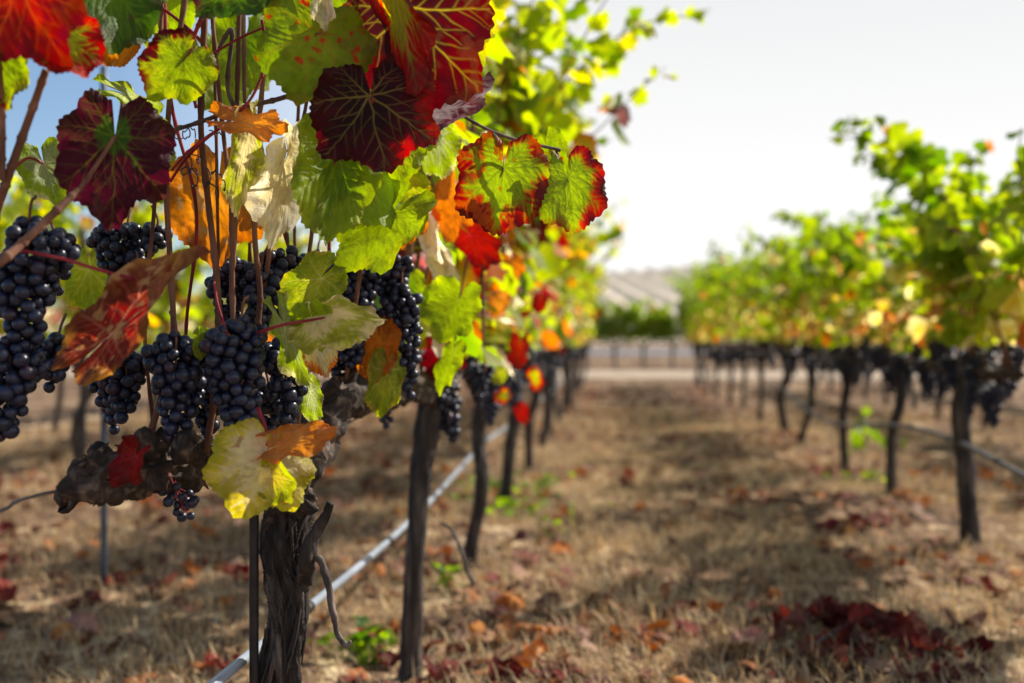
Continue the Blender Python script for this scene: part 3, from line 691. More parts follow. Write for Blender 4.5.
# dead spurs on the trunk
V, FL = tube([rel(300, 585, td), rel(306, 562, td - .03), rel(312, 540, td - .035), rel(322, 522, td - .035), rel(331, 503, td - .04)], [.011, .010, .008, .006, .0035], 50, 18, .5, 5, .5)
link('spur', mesh_np('spur', V, FL), M_BARK, near)
V, FL = tube([rel(306, 565, td - .02), rel(318, 558, td - .035), rel(327, 580, td - .04), rel(333, 612, td - .045), rel(338, 635, td - .045), rel(346, 645, td - .05), rel(351, 641, td - .05)], [.004, .0042, .0045, .004, .003, .003, .0015], 50, 14, .4, 6, .4)
link('dead_shoot', mesh_np('dead_shoot', V, FL), M_TWIG, near)

# peeling bark strands on trunk and arm
A = Acc(); rs = np.random.default_rng(61)
tc_ = np.array([rel(286, 760, td), rel(277, 690, td), rel(287, 620, td), rel(285, 555, td), rel(291, 510, td)])
for q in range(34):
    t0_, ln = rs.uniform(0, .8), rs.uniform(.12, .35); a0 = rs.uniform(0, 6.28); c = spline(tc_, 60)
    idx = np.clip((np.linspace(t0_, min(1, t0_ + ln), 6) * 59).astype(int), 0, 59); a = a0 + np.linspace(0, .5, 6)
    off = .0225 + np.abs(np.linspace(-1, 1, 6)) ** 2 * rs.uniform(.0, .006)
    A.add(*tube([c[i] + o_ * np.array([math.cos(x), math.sin(x), 0]) for i, o_, x in zip(idx, off, a)], [.0008, .0022, .0024, .002, .0006], 18, 6, .4, q, .4))
link('bark_strips', A.mesh('bark_strips'), M_BARK, near)['kind'] = 'stuff'
A = Acc(); cc_ = spline([rel(245, 468, 1.17), rel(205, 462, 1.12), rel(150, 466, 1.06), rel(105, 476, 1.0), rel(80, 484, .97)], 60)
for q in range(46):
    t0_, ln = rs.uniform(0, .85), rs.uniform(.08, .25); a0 = rs.uniform(0, 6.28)
    idx = np.clip((np.linspace(t0_, min(1, t0_ + ln), 5) * 59).astype(int), 0, 59); a = a0 + np.linspace(0, .8, 5); off = .024 + np.abs(np.linspace(-1, 1, 5)) ** 2 * rs.uniform(.001, .010)
    A.add(*tube([cc_[i] + o_ * (math.cos(x) * FWD + math.sin(x) * UP) for i, o_, x in zip(idx, off, a)], [.0008, .0026, .003, .002, .0007], 14, 6, .4, q, .4))
for q, (px, py, ex, ey) in enumerate(((190, 452, 184, 432), (152, 450, 140, 430), (108, 462, 92, 446), (84, 474, 70, 470), (228, 452, 236, 436), (72, 492, 58, 502), (120, 486, 112, 500))):
    A.add(*tube([rel(px, py + 8, 1.05), rel((px + ex) / 2, (py + ey) / 2, 1.045), rel(ex, ey, 1.04)], [.015, .012, .007], 20, 14, .45, q, .7))
link('old_spurs', A.mesh('old_spurs'), M_CORDON, near)
# unseen vine crown above the upper edge, added to shade the ground at left
sh_ = [[rel(px, -40, d_), rel(px + dx, -140, d_), rel(px + 2 * dx, -260, d_ + .05), rel(px + 3 * dx, -330, d_ + .1)] for px, d_, dx in ((30, 1.0, -10), (120, 1.1, 5), (150, 1.25, -8), (90, 1.2, -12), (60, 1.3, -8), (-80, 1.0, 0), (-30, 1.1, 10))]
V, Fa, C = foliage_from_shoots(sh_, PAL_LEFT_TOP, PAL_LEFT_LOW, .5, 1.6, 91, .065, .034, .1, .2)
link('foliage', mesh_np('foliage', V, [Fa], C, False), M_FOL, near)

# canes: (pixel points with depth), radius, material
CANES = [
    ([(190, -30, 1.08), (180, 30, 1.08), (170, 95, 1.08), (166, 180, 1.08), (170, 260, 1.08), (173, 340, 1.08), (160, 400, 1.06), (148, 440, 1.06), (140, 462, 1.06)], .0046, M_CANE),
    ([(206, -20, 1.1), (203, 60, 1.1), (201, 130, 1.1), (208, 200, 1.1), (216, 270, 1.1), (219, 330, 1.1), (214, 400, 1.1), (205, 455, 1.1)], .0052, M_CANE),
    ([(212, 15, 1.09), (217, 70, 1.09), (224, 140, 1.09), (230, 190, 1.09), (232, 240, 1.1), (233, 310, 1.1), (236, 380, 1.12), (240, 455, 1.15)], .0038, M_CANE),
    ([(240, -20, 1.14), (238, 60, 1.14), (236, 150, 1.14), (235, 230, 1.15), (232, 300, 1.15), (245, 400, 1.16)], .0042, M_CANE),
    ([(265, 20, 1.12), (262, 90, 1.12), (254, 170, 1.12), (255, 240, 1.12), (260, 290, 1.12), (258, 325, 1.12)], .0044, M_CANE),
    ([(276, 150, 1.16), (272, 230, 1.16), (264, 290, 1.16), (258, 330, 1.17), (262, 420, 1.17), (270, 470, 1.19)], .0044, M_CANE),
    ([(46, 70, .9), (32, 110, .91), (14, 160, .92), (2, 195, .93), (-20, 260, .95)], .0055, M_CANE),
    ([(-4, 30, .88), (2, 110, .9), (2, 180, .92)], .004, M_CANE),
    ([(78, 190, .95), (55, 212, .93), (28, 238, .92), (0, 262, .9), (-40, 290, .9)], .0058, M_CANE),
    ([(165, 133, 1.06), (200, 122, 1.06), (240, 108, 1.06), (282, 98, 1.06), (330, 80, 1.06)], .0036, M_CANEGREY),
    ([(200, 100, 1.12), (214, 60, 1.12), (232, 30, 1.12), (228, 90, 1.13), (246, 120, 1.14)], .0036, M_CANEGREY),
    ([(196, 108, 1.09), (188, 60, 1.09), (204, 10, 1.08)], .003, M_RED),
    ([(150, 0, 1.1), (165, 10, 1.1), (192, 32, 1.1), (212, 55, 1.1)], .0026, M_RED),
    ([(304, 280, 1.2), (312, 230, 1.2), (310, 180, 1.2), (318, 100, 1.2), (322, 40, 1.15), (330, -30, 1.12)], .0042, M_CANE),
    ([(345, 390, 1.36), (356, 300, 1.3), (372, 210, 1.25), (395, 140, 1.2), (408, 70, 1.15), (412, 0, 1.12), (410, -50, 1.1)], .0045, M_CANE),
    ([(410, 20, 1.12), (432, 90, 1.13), (470, 120, 1.15), (510, 138, 1.17), (560, 150, 1.2)], .0026, M_CANEGREY),
    ([(365, 350, 1.38), (390, 300, 1.4), (415, 230, 1.42), (435, 150, 1.4), (440, 60, 1.35)], .004, M_CANE),
]
rq = np.random.default_rng(404)
for q in range(13):
    x0 = (150, 184, 222, 246, 292, 330, 352, 392, 415, 440, 462, 478, 300)[q]; d0 = (1.12, 1.16, 1.18, 1.22, 1.26, 1.32, 1.34, 1.5, 1.6, 1.7, 1.75, 1.8, 1.22)[q]; sx = rq.normal(0, 9, 4)
    CANES.append(([(x0 + sx[0], (430 - 40 * (q % 3)) if x0 < 320 else 372, d0), (x0 + sx[1], 320, d0), (x0 + sx[2], 210, d0 - .01), (x0 + sx[3], 100, d0 - .02), (x0 + sx[3] * 1.6, -30, d0 - .02)], .0028 + .0012 * rq.random(), M_RED if q % 4 == 1 else M_CANE))
for m in (M_CANE, M_CANEGREY, M_RED):
    for pts, r_, mm in CANES:
        if mm is not m: continue
        r_ = r_ * .78
        # slightly swollen nodes every few centimetres
        nn_ = 60; t = np.linspace(0, 1, nn_); rad = r_ * (1 - .25 * t[::-1]) * (1 + .35 * np.exp(-(((t * 6.5) % 1 - .5) / .07) ** 2))
        V, FL = tube([rel(*q) for q in pts], rad, nn_, 10)
        link('cane', mesh_np('cane', V, FL), m, near)
REDS = [([(170, 182, 1.07), (185, 160, 1.07), (205, 140, 1.06), (228, 122, 1.06), (250, 100, 1.05), (264, 72, 1.06)], .0020),
        ([(172, 170, 1.05), (190, 150, 1.04), (214, 132, 1.04), (232, 124, 1.05)], .0018), ([(262, 78, 1.05), (266, 50, 1.06), (262, 20, 1.06)], .0022),
        ([(210, 55, 1.08), (240, 38, 1.08), (262, 28, 1.09)], .0016), ([(214, 282, 1.05), (218, 305, 1.04), (226, 330, 1.03), (234, 352, 1.03)], .0016),
        ([(245, 182, 1.1), (265, 168, 1.1), (290, 160, 1.1), (318, 155, 1.1)], .0017), ([(240, 188, 1.12), (262, 178, 1.13), (286, 152, 1.15), (305, 130, 1.16)], .0015),
        ([(222, 345, 1.05), (214, 342, 1.04), (205, 340, 1.04)], .0013)]
for pts, r_ in REDS:
    V, FL = tube([rel(*q) for q in pts], r_ * .8, 30, 7); link('petiole', mesh_np('petiole', V, FL), M_RED, near)
# curling tendrils
for q in range(7):
    rg = np.random.default_rng(900 + q); n = 50; t = np.linspace(0, 1, n)
    cx, cy = 178 + rg.uniform(0, 34), 130 + rg.uniform(0, 45); a = t * rg.uniform(6, 13) + rg.uniform(0, 6); rad = rg.uniform(3, 9) * (1 - .5 * t)
    pts = [rel(cx + rad[i] * math.cos(a[i]) + 14 * t[i], cy + rad[i] * math.sin(a[i]) + rg.uniform(-8, 22) * t[i] * .2 + 22 * t[i] * (q % 2), 1.08 + .02 * math.sin(a[i] * .7)) for i in range(0, n, 2)]
    V, FL = tube(pts, .0007, 90, 5); link('tendril', mesh_np('tendril', V, FL), M_STEEL if q % 2 else M_CANEGREY, near)

# grape bunches: top px, bottom px, depth, half width px, berry radius m, label
GB = [((30, 212), (22, 365), .98, 40, 'large bunch hanging at the left edge under a dark leaf'), ((12, 330), (2, 452), .98, 34, 'lower bunch at the left edge below the large one'),
      ((128, 220), (120, 292), 1.22, 36, 'small bunch behind the twisted red leaf'), ((158, 222), (150, 262), 1.2, 20, None),
      ((128, 345), (124, 428), 1.12, 25, 'bunch in the shade beside the front one'), ((176, 328), (174, 448), 1.05, 36, 'plump bunch in front, left of the red stalks'),
      ((242, 312), (242, 458), 1.04, 36, 'longest bunch in front at the middle of the vine'), ((282, 330), (290, 438), 1.10, 28, 'bunch tucked right beside the long front one'),
      ((230, 255), (232, 330), 1.2, 28, None), ((288, 240), (282, 340), 1.2, 26, 'bunch behind the brown canes'),
      ((345, 250), (352, 370), 1.33, 34, 'bunch behind the cream curled leaf'), ((378, 245), (402, 330), 1.38, 24, None), ((402, 278), (412, 402), 1.36, 22, 'slim bunch hanging farthest right on the near vine'),
      ((55, 235), (60, 300), 1.15, 18, None), ((108, 350), (112, 440), 1.14, 24, None), ((205, 372), (208, 448), 1.14, 24, None), ((262, 262), (258, 350), 1.17, 26, None),
      ((330, 300), (338, 388), 1.36, 24, None), ((60, 330), (48, 400), 1.06, 22, None), ((222, 330), (226, 420), 1.12, 26, None), ((370, 300), (384, 372), 1.42, 22, None), ((268, 380), (274, 446), 1.14, 24, None), ((318, 248), (322, 300), 1.35, 20, None)]
for q, (t_, b_, d, w, lab) in enumerate(GB):
    t0 = rel(*t_, d); o = link('grape_bunch', bunch_mesh('grape_bunch', (0, 0, 0), rel(*b_, d) - t0, w * 1.12 / F * d, .0073, 700 + q, 16, 10, 190), M_BERRY, near, t0)
    if lab: o['label'] = lab
    hook = rel(t_[0] + (-6 if q % 2 else 6), t_[1] - 16, d + .02) - t0
    V, FL = bunch_stalk(np.zeros(3), rel(*b_, d) - t0, hook); link('bunch_stem', mesh_np('bunch_stem', V, FL), M_CANE, o)
# small straggling bunch with loose berries
t0 = rel(172, 482, 1.05); Ab = Acc(); As = Acc()
rg = np.random.default_rng(5)
spots = [(163, 491), (176, 487), (182, 497), (189, 494), (168, 502), (178, 505), (186, 507), (192, 503), (172, 497), (182, 517), (191, 516), (195, 500), (177, 512), (186, 501)]
nu, nv = 16, 10; th = np.linspace(0, math.pi, nv); ph = np.linspace(0, 2 * math.pi, nu, endpoint=False); TH, PH = np.meshgrid(th, ph, indexing='ij')
SPH = np.stack([np.sin(TH) * np.cos(PH), np.sin(TH) * np.sin(PH), np.cos(TH)], -1).reshape(-1, 3)
ii = np.arange(nv - 1)[:, None] * nu; jj = np.arange(nu)[None]; j2 = (jj + 1) % nu; SQ = np.stack([ii + jj, ii + nu + jj, ii + nu + j2, ii + j2], -1).reshape(-1, 4)
for q, (x_, y_) in enumerate(spots):
    p = rel(x_, y_, 1.05 + rg.uniform(-.012, .012)) - t0; Ab.add(p + SPH * .0053 * rg.uniform(.85, 1.1), [SQ], C3((.012, .013, .026)) * rg.uniform(.6, 1.4))
    axp = rel(176 + (y_ - 490) * .3, y_ - 6, 1.05) - t0
    As.add(*tube([axp, (axp + p) / 2 + [0, 0, .001], p], .0005, 6, 5))
o = link('grape_bunch', Ab.mesh('grape_bunch'), M_BERRY, near, t0); o['label'] = 'small straggling bunch of loose berries hanging below the arm'
As.add(*tube([rel(160, 472, 1.05) - t0, rel(168, 474, 1.05) - t0, rel(173, 484, 1.05) - t0, rel(180, 500, 1.05) - t0, rel(186, 512, 1.05) - t0], [.0014, .0012, .0009, .0006], 20, 6))
link('bunch_stem', As.mesh('bunch_stem'), M_RED, o)

# leaves of the near vine: petiole point, tip, depth, look, label, shape
H = lambda *a, **k: hero_leaf(near, hb, *a, **k)
H((20, -18), (52, 66), .86, 'red', 'bright red leaf in the top left corner', ax=.95, tilt=25, cup=-.2, wave=.14, fold=.25, crumple=.06)
H((62, 38), (80, 92), .90, 'redyellow', 'small yellow and dark red leaf under the bright red one', ax=.8, tilt=-15, cup=.2, by=.4)
H((-2, 55), (14, 114), .90, 'brownmargin', ax=.7, tilt=20, curl=.2)
H((112, -14), (108, 60), 1.02, 'dullgreen', 'dull green and purple leaf at the top', ax=.75, pitch=20, wave=.1, tilt=-10)
H((148, -8), (143, 50), 1.06, 'palegreen', ax=.55, tilt=45, wave=.1)
H((122, 40), (102, 66), 1.05, 'dryorange', ax=.7, curl=.2)
H((184, 60), (152, 100), 1.0, 'brownmargin', 'green leaf with brown red margin below the top stems', ax=.88, tilt=-12, cup=-.15, stalk=[(192, 48, 1.0)], wave=.06)
H((115, 136), (110, 222), .98, 'purple', 'dark purple leaf with a green heart, left of the stems', ax=.80, tilt=5, pitch=10, cup=-.1, wave=.07, stalk=[(78, 192, .95), (100, 160, .965)], sm=M_CANE, sr=.002)
H((44, 164), (60, 208), 1.1, 'palegreen', 'pale green backlit leaf at the left edge', ax=.85, tilt=-20, fold=.3, stalk=[(10, 172, 1.05), (28, 158, 1.08)])
H((126, 96), (182, 124), 1.05, 'palegreen', ax=.35, tilt=50, by=.6)
H((234, -22), (246, 28), 1.02, 'dullgreen', ax=1.1, pitch=25, tilt=8, wave=.08)
H((320, 33), (296, 106), 1.04, 'greenveined', 'lime green leaf with red spotted edge and dark veins', ax=.92, tilt=-8, wave=.06, stalk=[(345, 40, 1.06), (375, 42, 1.08)], sm=M_CANE)
H((324, -18), (324, 32), 1.02, 'cream', ax=.38, bx=2.0, tilt=15)
H((372, 97), (384, 176), 1.03, 'darkred_shaded', 'large dark red leaf with yellow veins at the centre top', ax=1.02, tilt=6, pitch=8, cup=-.12, wave=.05, stalk=[(385, 60, 1.08), (376, 80, 1.05)])
H((404, 14), (478, 96), 1.05, 'maroonvein', 'dark red leaf with yellow veins at the top, cut by the picture edge', ax=.98, tilt=14, pitch=5, wave=.07, seed=11)
H((392, -10), (424, 98), 1.03, 'redyellow', 'orange and green leaf folded on edge before the dark red one', ax=.38, tilt=48, bx=1.0, wave=.1)
H((432, 112), (496, 74), 1.1, 'grey', 'withered grey purple leaf curled on edge', ax=.36, tilt=40, bx=1.6, fold=.4, crumple=.06)
H((503, 168), (493, 238), 1.14, 'redmargin', 'green leaf with wide red margin, against the yellow foliage', ax=.84, tilt=8, wave=.05, cup=-.1, stalk=[(500, 140, 1.17), (502, 155, 1.15)])
H((568, 178), (576, 236), 1.17, 'rightmargin', 'green leaf with red right margin, farthest right against the sky', ax=.80, tilt=-14, fold=.15, stalk=[(556, 150, 1.2), (562, 165, 1.18)])
H((548, 150), (560, 188), 1.22, 'green', ax=.7, tilt=25)
H((336, 156), (322, 250), 1.07, 'green', 'quilted green leaf hanging below the dark red one', ax=.58, pitch=15, tilt=-24, quilt=.03, fold=.2, stalk=[(318, 150, 1.09)])
H((392, 212), (338, 272), 1.13, 'fresh', 'bright yellow green leaf glowing below the green one', ax=.6, tilt=20, wave=.1)
H((365, 180), (392, 232), 1.12, 'fresh', ax=.7, tilt=-25, wave=.1)
H((218, 184), (216, 264), 1.17, 'dryorange', 'dry orange brown leaf behind the canes', ax=.78, tilt=6, wave=.08, crumple=.06)
H((247, 140), (236, 222), 1.06, 'creamgreen', 'cream dried leaf rolled into a hanging strip', ax=.24, bx=2.6, wave=.1, crumple=.05, tilt=25, twist=.5)
H((284, 165), (268, 254), 1.08, 'cream', 'second cream dried leaf hanging crumpled beside the strip', ax=.32, bx=1.8, wave=.12, crumple=.08, tilt=-25, twist=-.4)
H((236, 122), (292, 132), 1.05, 'dryorange', 'small dry orange leaf over the cream ones', ax=.42, tilt=-35, crumple=.1, fold=.3)
H((318, 318), (388, 304), 1.02, 'creamgreen', 'cream and lime leaf arched over in front of the grapes', ax=.62, pitch=12, tilt=-50, by=-.7, fold=-.25, wave=.05, stalk=[(258, 333, 1.04), (282, 325, 1.03)], sr=.0016)
H((312, 318), (322, 352), 1.03, 'fresh', ax=.8, tilt=30, pitch=-20)
H((316, 332), (328, 380), 1.05, 'creamorange', 'pale crinkled leaf with an orange tip', ax=.5, quilt=.03, tilt=-10, crumple=.05)
H((284, 326), (306, 390), 1.06, 'palegreen', ax=.36, tilt=45)
H((320, 278), (280, 314), 1.1, 'yellowgreen', ax=.62, tilt=20)
H((116, 332), (214, 246), .93, 'pinkveined', 'twisted red leaf with pale veins in front of the grapes', ax=.31, tilt=-25, twist=.8, fold=.5, wave=.1, by=.15, crumple=.06, stalk=None)
V, FL = tube([rel(18, 250, .93), rel(60, 258, .925), rel(100, 270, .92), rel(134, 279, .918)], .0017, 24, 7); link('petiole', mesh_np('petiole', V, FL), M_RED, near)
H((266, 456), (246, 510), 1.0, 'creamyellow', 'cream yellow dried leaf spread under the grapes', ax=1.12, tilt=-12, pitch=20, wave=.1, crumple=.06, cup=-.2, stalk=[(258, 408, 1.02), (266, 432, 1.01)], sr=.0018)
H((282, 444), (342, 430), 1.0, 'dryorange', 'curled orange brown leaf beside the cream one', ax=.4, tilt=-30, crumple=.08, bx=.8)
H((272, 476), (296, 502), 1.0, 'yellow', ax=.7, tilt=20, curl=.2)
H((136, 456), (118, 486), .97, 'crimson', 'torn bright red leaf lying on the gnarled arm', ax=.75, tilt=35, wave=.2, fold=.4, crumple=.12)
H((202, 338), (200, 362), 1.03, 'fresh', ax=.45, tilt=10)
H((310, 392), (316, 428), 1.12, 'palegreen', ax=.45, tilt=30)
H((458, 302), (440, 348), 1.5, 'fresh', 'bright green leaf hanging before the second trunk', ax=.85, tilt=25, fold=.45, by=.5)
H((452, 356), (438, 394), 1.5, 'fresh', ax=.4, tilt=30)
H((378, 338), (372, 388), 1.34, 'orange', 'orange leaf glowing beside the far arm', ax=.55, tilt=20)
H((386, 372), (380, 420), 1.34, 'yellowgreen', ax=.5, tilt=-15)
H((414, 200), (408, 246), 1.35, 'orange', 'vivid orange leaf below the dark red ones', ax=.5, tilt=15)
H((430, 128), (448, 182), 1.3, 'palegreen', ax=.6, tilt=30); H((400, 176), (430, 204), 1.3, 'yellowgreen', ax=.6, tilt=10)
H((245, 40), (238, 104), 1.3, 'green', ax=.7, tilt=-20); H((170, -12), (160, 42), 1.25, 'fresh', ax=.8, tilt=20); H((205, 60), (228, 120), 1.35, 'fresh', ax=.7, tilt=-30)
H((300, -10), (285, 40), 1.25, 'fresh', ax=.9); H((360, -20), (372, 40), 1.22, 'green', ax=.9, tilt=15); H((400, 110), (415, 170), 1.25, 'fresh', ax=.8, tilt=-10)
H((448, 10), (480, 70), 1.3, 'yellow', ax=.8, tilt=20); H((425, 225), (440, 262), 1.45, 'cream', ax=.4, tilt=20, bx=1.2); H((455, 190), (450, 240), 1.5, 'orange', ax=.6, tilt=30)
H((470, 235), (500, 265), 1.6, 'crimson', ax=.6, tilt=20); H((440, 262), (455, 300), 1.55, 'cream', ax=.4, bx=1.0); H((408, 285), (420, 320), 1.5, 'green', ax=.6)
H((150, 160), (160, 205), 1.35, 'fresh', ax=.7, tilt=20); H((90, 270), (96, 320), 1.3, 'yellowgreen', ax=.7); H((395, 150), (372, 205), 1.2, 'yellowgreen', ax=.7, tilt=-25)

for q, (O_, T__, d_, lk, ax_, ti_) in enumerate((((505, 395), (488, 404), 2.2, 'redyellow', .8, 20), ((520, 345), (515, 385), 2.3, 'red', .6, 30), ((470, 330), (478, 362), 1.9, 'orange', .6, -20), ((500, 300), (492, 332), 2.1, 'dryorange', .6, 20),
        ((535, 375), (540, 402), 2.5, 'redyellow', .6, 30), ((485, 262), (470, 292), 1.8, 'crimson', .5, 40), ((512, 262), (520, 290), 2.2, 'orange', .7, -20), ((430, 205), (446, 232), 1.5, 'orange', .5, 40), ((455, 215), (440, 255), 1.6, 'pinkveined', .6, -30),
        ((522, 410), (528, 436), 2.4, 'crimson', .6, 30), ((498, 372), (504, 392), 2.2, 'yellowgreen', .8, 0), ((540, 300), (535, 322), 2.6, 'crimson', .7, 0))):
    T__ = (O_[0] + (T__[0] - O_[0]) * .65, O_[1] + (T__[1] - O_[1]) * .65)
    H(O_, T__, d_, lk, ax=ax_, tilt=ti_, wave=.12, fold=.2)

# ------------------------------------------------------------------ trellis: hoses, wires, stakes
A = Acc(); z_h = .245
pts = [(LX - .055 + .012 * math.sin(y * 1.1), y, z_h + .012 * math.sin(y * 2.1)) for y in np.linspace(.35, 13.8, 26)]
hose = link('drip_hose', mesh_np('drip_hose', *tube(pts, .0068, 240, 12)), M_HOSE)
tag(hose, 'pale blue grey drip hose running low behind the left trunks', 'hose')
for y in np.arange(.9, 7, .55):
    V, FL = tube([(0, -.012, 0), (0, .012, 0)], .0088, 4, 10); link('emitter', mesh_np('emitter', V, FL), M_STEEL, hose, (LX - .055 + .012 * math.sin(y * 1.1), y, z_h + .012 * math.sin(y * 2.1)))
pts = [(RX - .035 + .01 * math.sin(y), y, .275 + .05 * math.sin(y * 1.9 + 1.0)) for y in np.linspace(1.6, 13.8, 30)]
hose2 = link('drip_hose', mesh_np('drip_hose', *tube(pts, .0075, 200, 10)), M_HOSE2)
tag(hose2, 'dark sagging drip hose along the right row of trunks', 'hose')
for y in np.arange(2.2, 7, .4):
    V, FL = tube([(0, -.012, 0), (0, .012, 0)], .010, 4, 8); link('emitter', mesh_np('emitter', V, FL), M_STEEL, hose2, (RX - .035 + .01 * math.sin(y), y, .275 + .05 * math.sin(y * 1.9 + 1.0)))
w = link('cordon_wire', mesh_np('cordon_wire', *tube([P(-80, 535, .86), P(0, 511, .9), P(58, 491, .95), (LX - .03, 1.3, .5), (LX, 2.5, .54), (LX, 6, .54), (LX, 13.8, .54)], .0016, 120, 6)), M_WIRE)
tag(w, 'dark trellis wire carrying the gnarled vine arm at lower left', 'wire')
w = link('cordon_wire', mesh_np('cordon_wire', *tube([(RX, 1.6, .55), (RX, 6, .55), (RX, 13.8, .55)], .0016, 60, 6)), M_WIRE)
tag(w, 'trellis wire under the dark grapes of the right row', 'wire')
def stake(base, ztop, r, label, mat=M_STEEL, lean=0.0):
    o = link('vine_stake', mesh_np('vine_stake', *tube([(0, 0, -.05), (lean * .5, 0, ztop * .5), (lean, 0, ztop)], r, 20, 10, .08, 3)), mat, None, base); tag(o, label, 'stake'); return o
sb = P(254, 866, td - .02); sb[2] = 0; stake(sb, .49, .0058, 'thin dark steel stake standing against the near gnarled trunk')
g = P(83, 480, 4.1); stake((g[0], g[1], 0), 1.1, .013, 'dark stake beside a trunk behind the left grapes')
pb = P(104, 400, 2.6); pb[2] = 0
po = link('trellis_post', mesh_np('trellis_post', *tube([(0, 0, -.1), (0, 0, .8), (.0, 0, 1.36)], .009, 12, 10)), M_POST, None, pb); tag(po, 'slim blue grey steel post showing between the leaves at upper left', 'post')

# ------------------------------------------------------------------ ground cover
def in_view(x, y, pad=40):
    d = x * FWD[0] + y * FWD[1]; px = 512 + (x * RGT[0] + y * RGT[1]) / np.maximum(d, .05) * F
    py = HOR + CAM_H / np.maximum(d, .05) * F
    return (d > .8) & (px > -pad) & (px < 1024 + pad) & (py < 683 + pad)
def blades(n, xr, yr, seed, col, lmin, lmax, wid, clump=1.0, dens_pow=1.0):
    rg = np.random.default_rng(seed); m = n * 3
    x = rg.uniform(*xr, m); y = yr[0] + (yr[1] - yr[0]) * rg.uniform(0, 1, m) ** dens_pow
    keep = in_view(x, y, 150) & (fbm(np.stack([x * 2.6, y * 2.6, 0 * x], -1), seed, 3) + rg.normal(0, .1, m) > .5 - .12 * clump)
    x, y = x[keep][:n], y[keep][:n]; n = len(x)
    L_ = rg.uniform(lmin, lmax, n); a = rg.uniform(0, 6.283, n); lean = rg.uniform(.4, 1.5, n)
    d = np.stack([np.cos(a), np.sin(a), 0 * a], -1); sd_ = np.stack([-np.sin(a), np.cos(a), 0 * a], -1)
    b0 = np.stack([x, y, gz(x, y) - .004], -1)
    mid = b0 + d * (L_ * .45 * np.sin(lean * .6))[:, None] + np.array([0, 0, 1]) * (L_ * .5 * np.cos(lean * .6))[:, None]
    tp = mid + d * (L_ * .6 * np.sin(lean))[:, None] + np.array([0, 0, 1]) * (L_ * .5 * np.cos(lean))[:, None]
    w = wid * rg.uniform(.6, 1.4, n)[:, None]
    V = np.stack([b0 - sd_ * w, b0 + sd_ * w, mid - sd_ * w * .8, mid + sd_ * w * .8, tp], 1).reshape(-1, 3)
    i = np.arange(n)[:, None] * 5
    c = C3(col[0])[None] + (C3(col[1]) - C3(col[0]))[None] * rg.uniform(0, 1, n)[:, None]
    return mesh_np('grass', V, [i + [[0, 1, 3, 2]], i + [[2, 3, 4]]], np.repeat(c, 5, 0))
tag(link('straw_tufts', blades(26000, (-1.0, 1.6), (1.4, 8), 29, ((.92, .74, .45), (.60, .42, .22)), .02, .06, .0016, .05, 1.4), M_GRASS), 'pale golden straw lying in patches along the alley', 'straw', None, 'stuff')
tag(link('dry_grass', blades(75000, (-4, 3.5), (1.4, 9), 3, ((.84, .61, .33), (.27, .155, .08)), .02, .085, .0015, .6, 1.5), M_GRASS), 'dry straw grass covering the alley floor', 'grass', None, 'stuff')

# fallen leaves
def curled(seed, look, s=1):
    T = MT[seed % 3]; rg = random.Random(seed)
    V = shape(T, 1, rg.uniform(.8, 1), cup=rg.uniform(-.5, .5), fold=rg.uniform(-.5, .3), wave=rg.uniform(.1, .28), wk=rg.choice([2, 3, 4]), curl=rg.uniform(-.3, .4), bx=rg.uniform(-.8, .8), by=rg.uniform(-.8, .8), crumple=.12, seed=seed)
    V = V - [0, .2, V[:, 2].mean()]
    return V, T['F'], pigment(T, seed=seed, **LOOKS[look])
LOOKS.update(deadred=dict(c0=(.22, .03, .02), c1=(.26, .025, .018), c2=(.10, .02, .015), m1=.5, m2=.95, w=.25, vein='tan', va=.3),
             deadtan=dict(c0=(.36, .2, .1), c1=(.30, .15, .08), c2=(.2, .09, .05), m1=.5, m2=.95, w=.25, vein='tan', va=.4),
             deadpink=dict(c0=(.5, .25, .2), c1=(.42, .2, .16), c2=(.3, .12, .1), m1=.5, m2=.95, w=.25, vein='cream', va=.3),
             deadorange=dict(c0=(.55, .2, .04), c1=(.5, .14, .03), c2=(.3, .07, .02), m1=.5, m2=.95, w=.25, vein='yellow', va=.3),
             maroon=dict(c0=(.09, .012, .012), c1=(.13, .012, .012), c2=(.05, .01, .01), m1=.5, m2=.95, w=.25, vein='rust', va=.3))
KINDS = [('deadred', 'dull red', 4), ('deadorange', 'rusty orange', 6.5), ('deadtan', 'tan brown', 4), ('deadpink', 'faded pink', 1.5), ('maroon', 'dark maroon', 3), ('crimson', 'bright red', 1.2)]
POOL = []
for q, (lk, nm, w_) in enumerate(KINDS):
    for j in range(3):
        V, Fq, C = curled(q * 3 + j, lk); POOL.append((V, Fq, C, q, w_))
pw = np.array([p[4] for p in POOL]); pw = pw / pw.sum()
POOLM = [mesh_np('fallen_leaf', V * .05, [Fq], C) for V, Fq, C, q, w_ in POOL]
for m_ in POOLM: m_.materials.append(M_DRYLEAF)
rg = np.random.default_rng(77)
def scatter(n, yr, pw_=1.6):
    x = rg.uniform(-3.6, 3.2, n * 6); y = yr[0] + (yr[1] - yr[0]) * rg.uniform(0, 1, n * 6) ** pw_
    dn = .32 + .3 * np.exp(-((x - LX - .12) / .32) ** 2) + .6 * np.exp(-((x - RX + .1) / .3) ** 2) + .8 * np.exp(-((x + 1.2) / .7) ** 2)
    dn *= .35 + 1.3 * (fbm(np.stack([x * 1.5, y * 1.5, 0 * x], -1), 55, 3) > .5)
    k = in_view(x, y) & (rg.uniform(0, 1.2, n * 6) < dn); return x[k][:n], y[k][:n]
X, Y = scatter(250, (1.55, 5.2), 1.3)
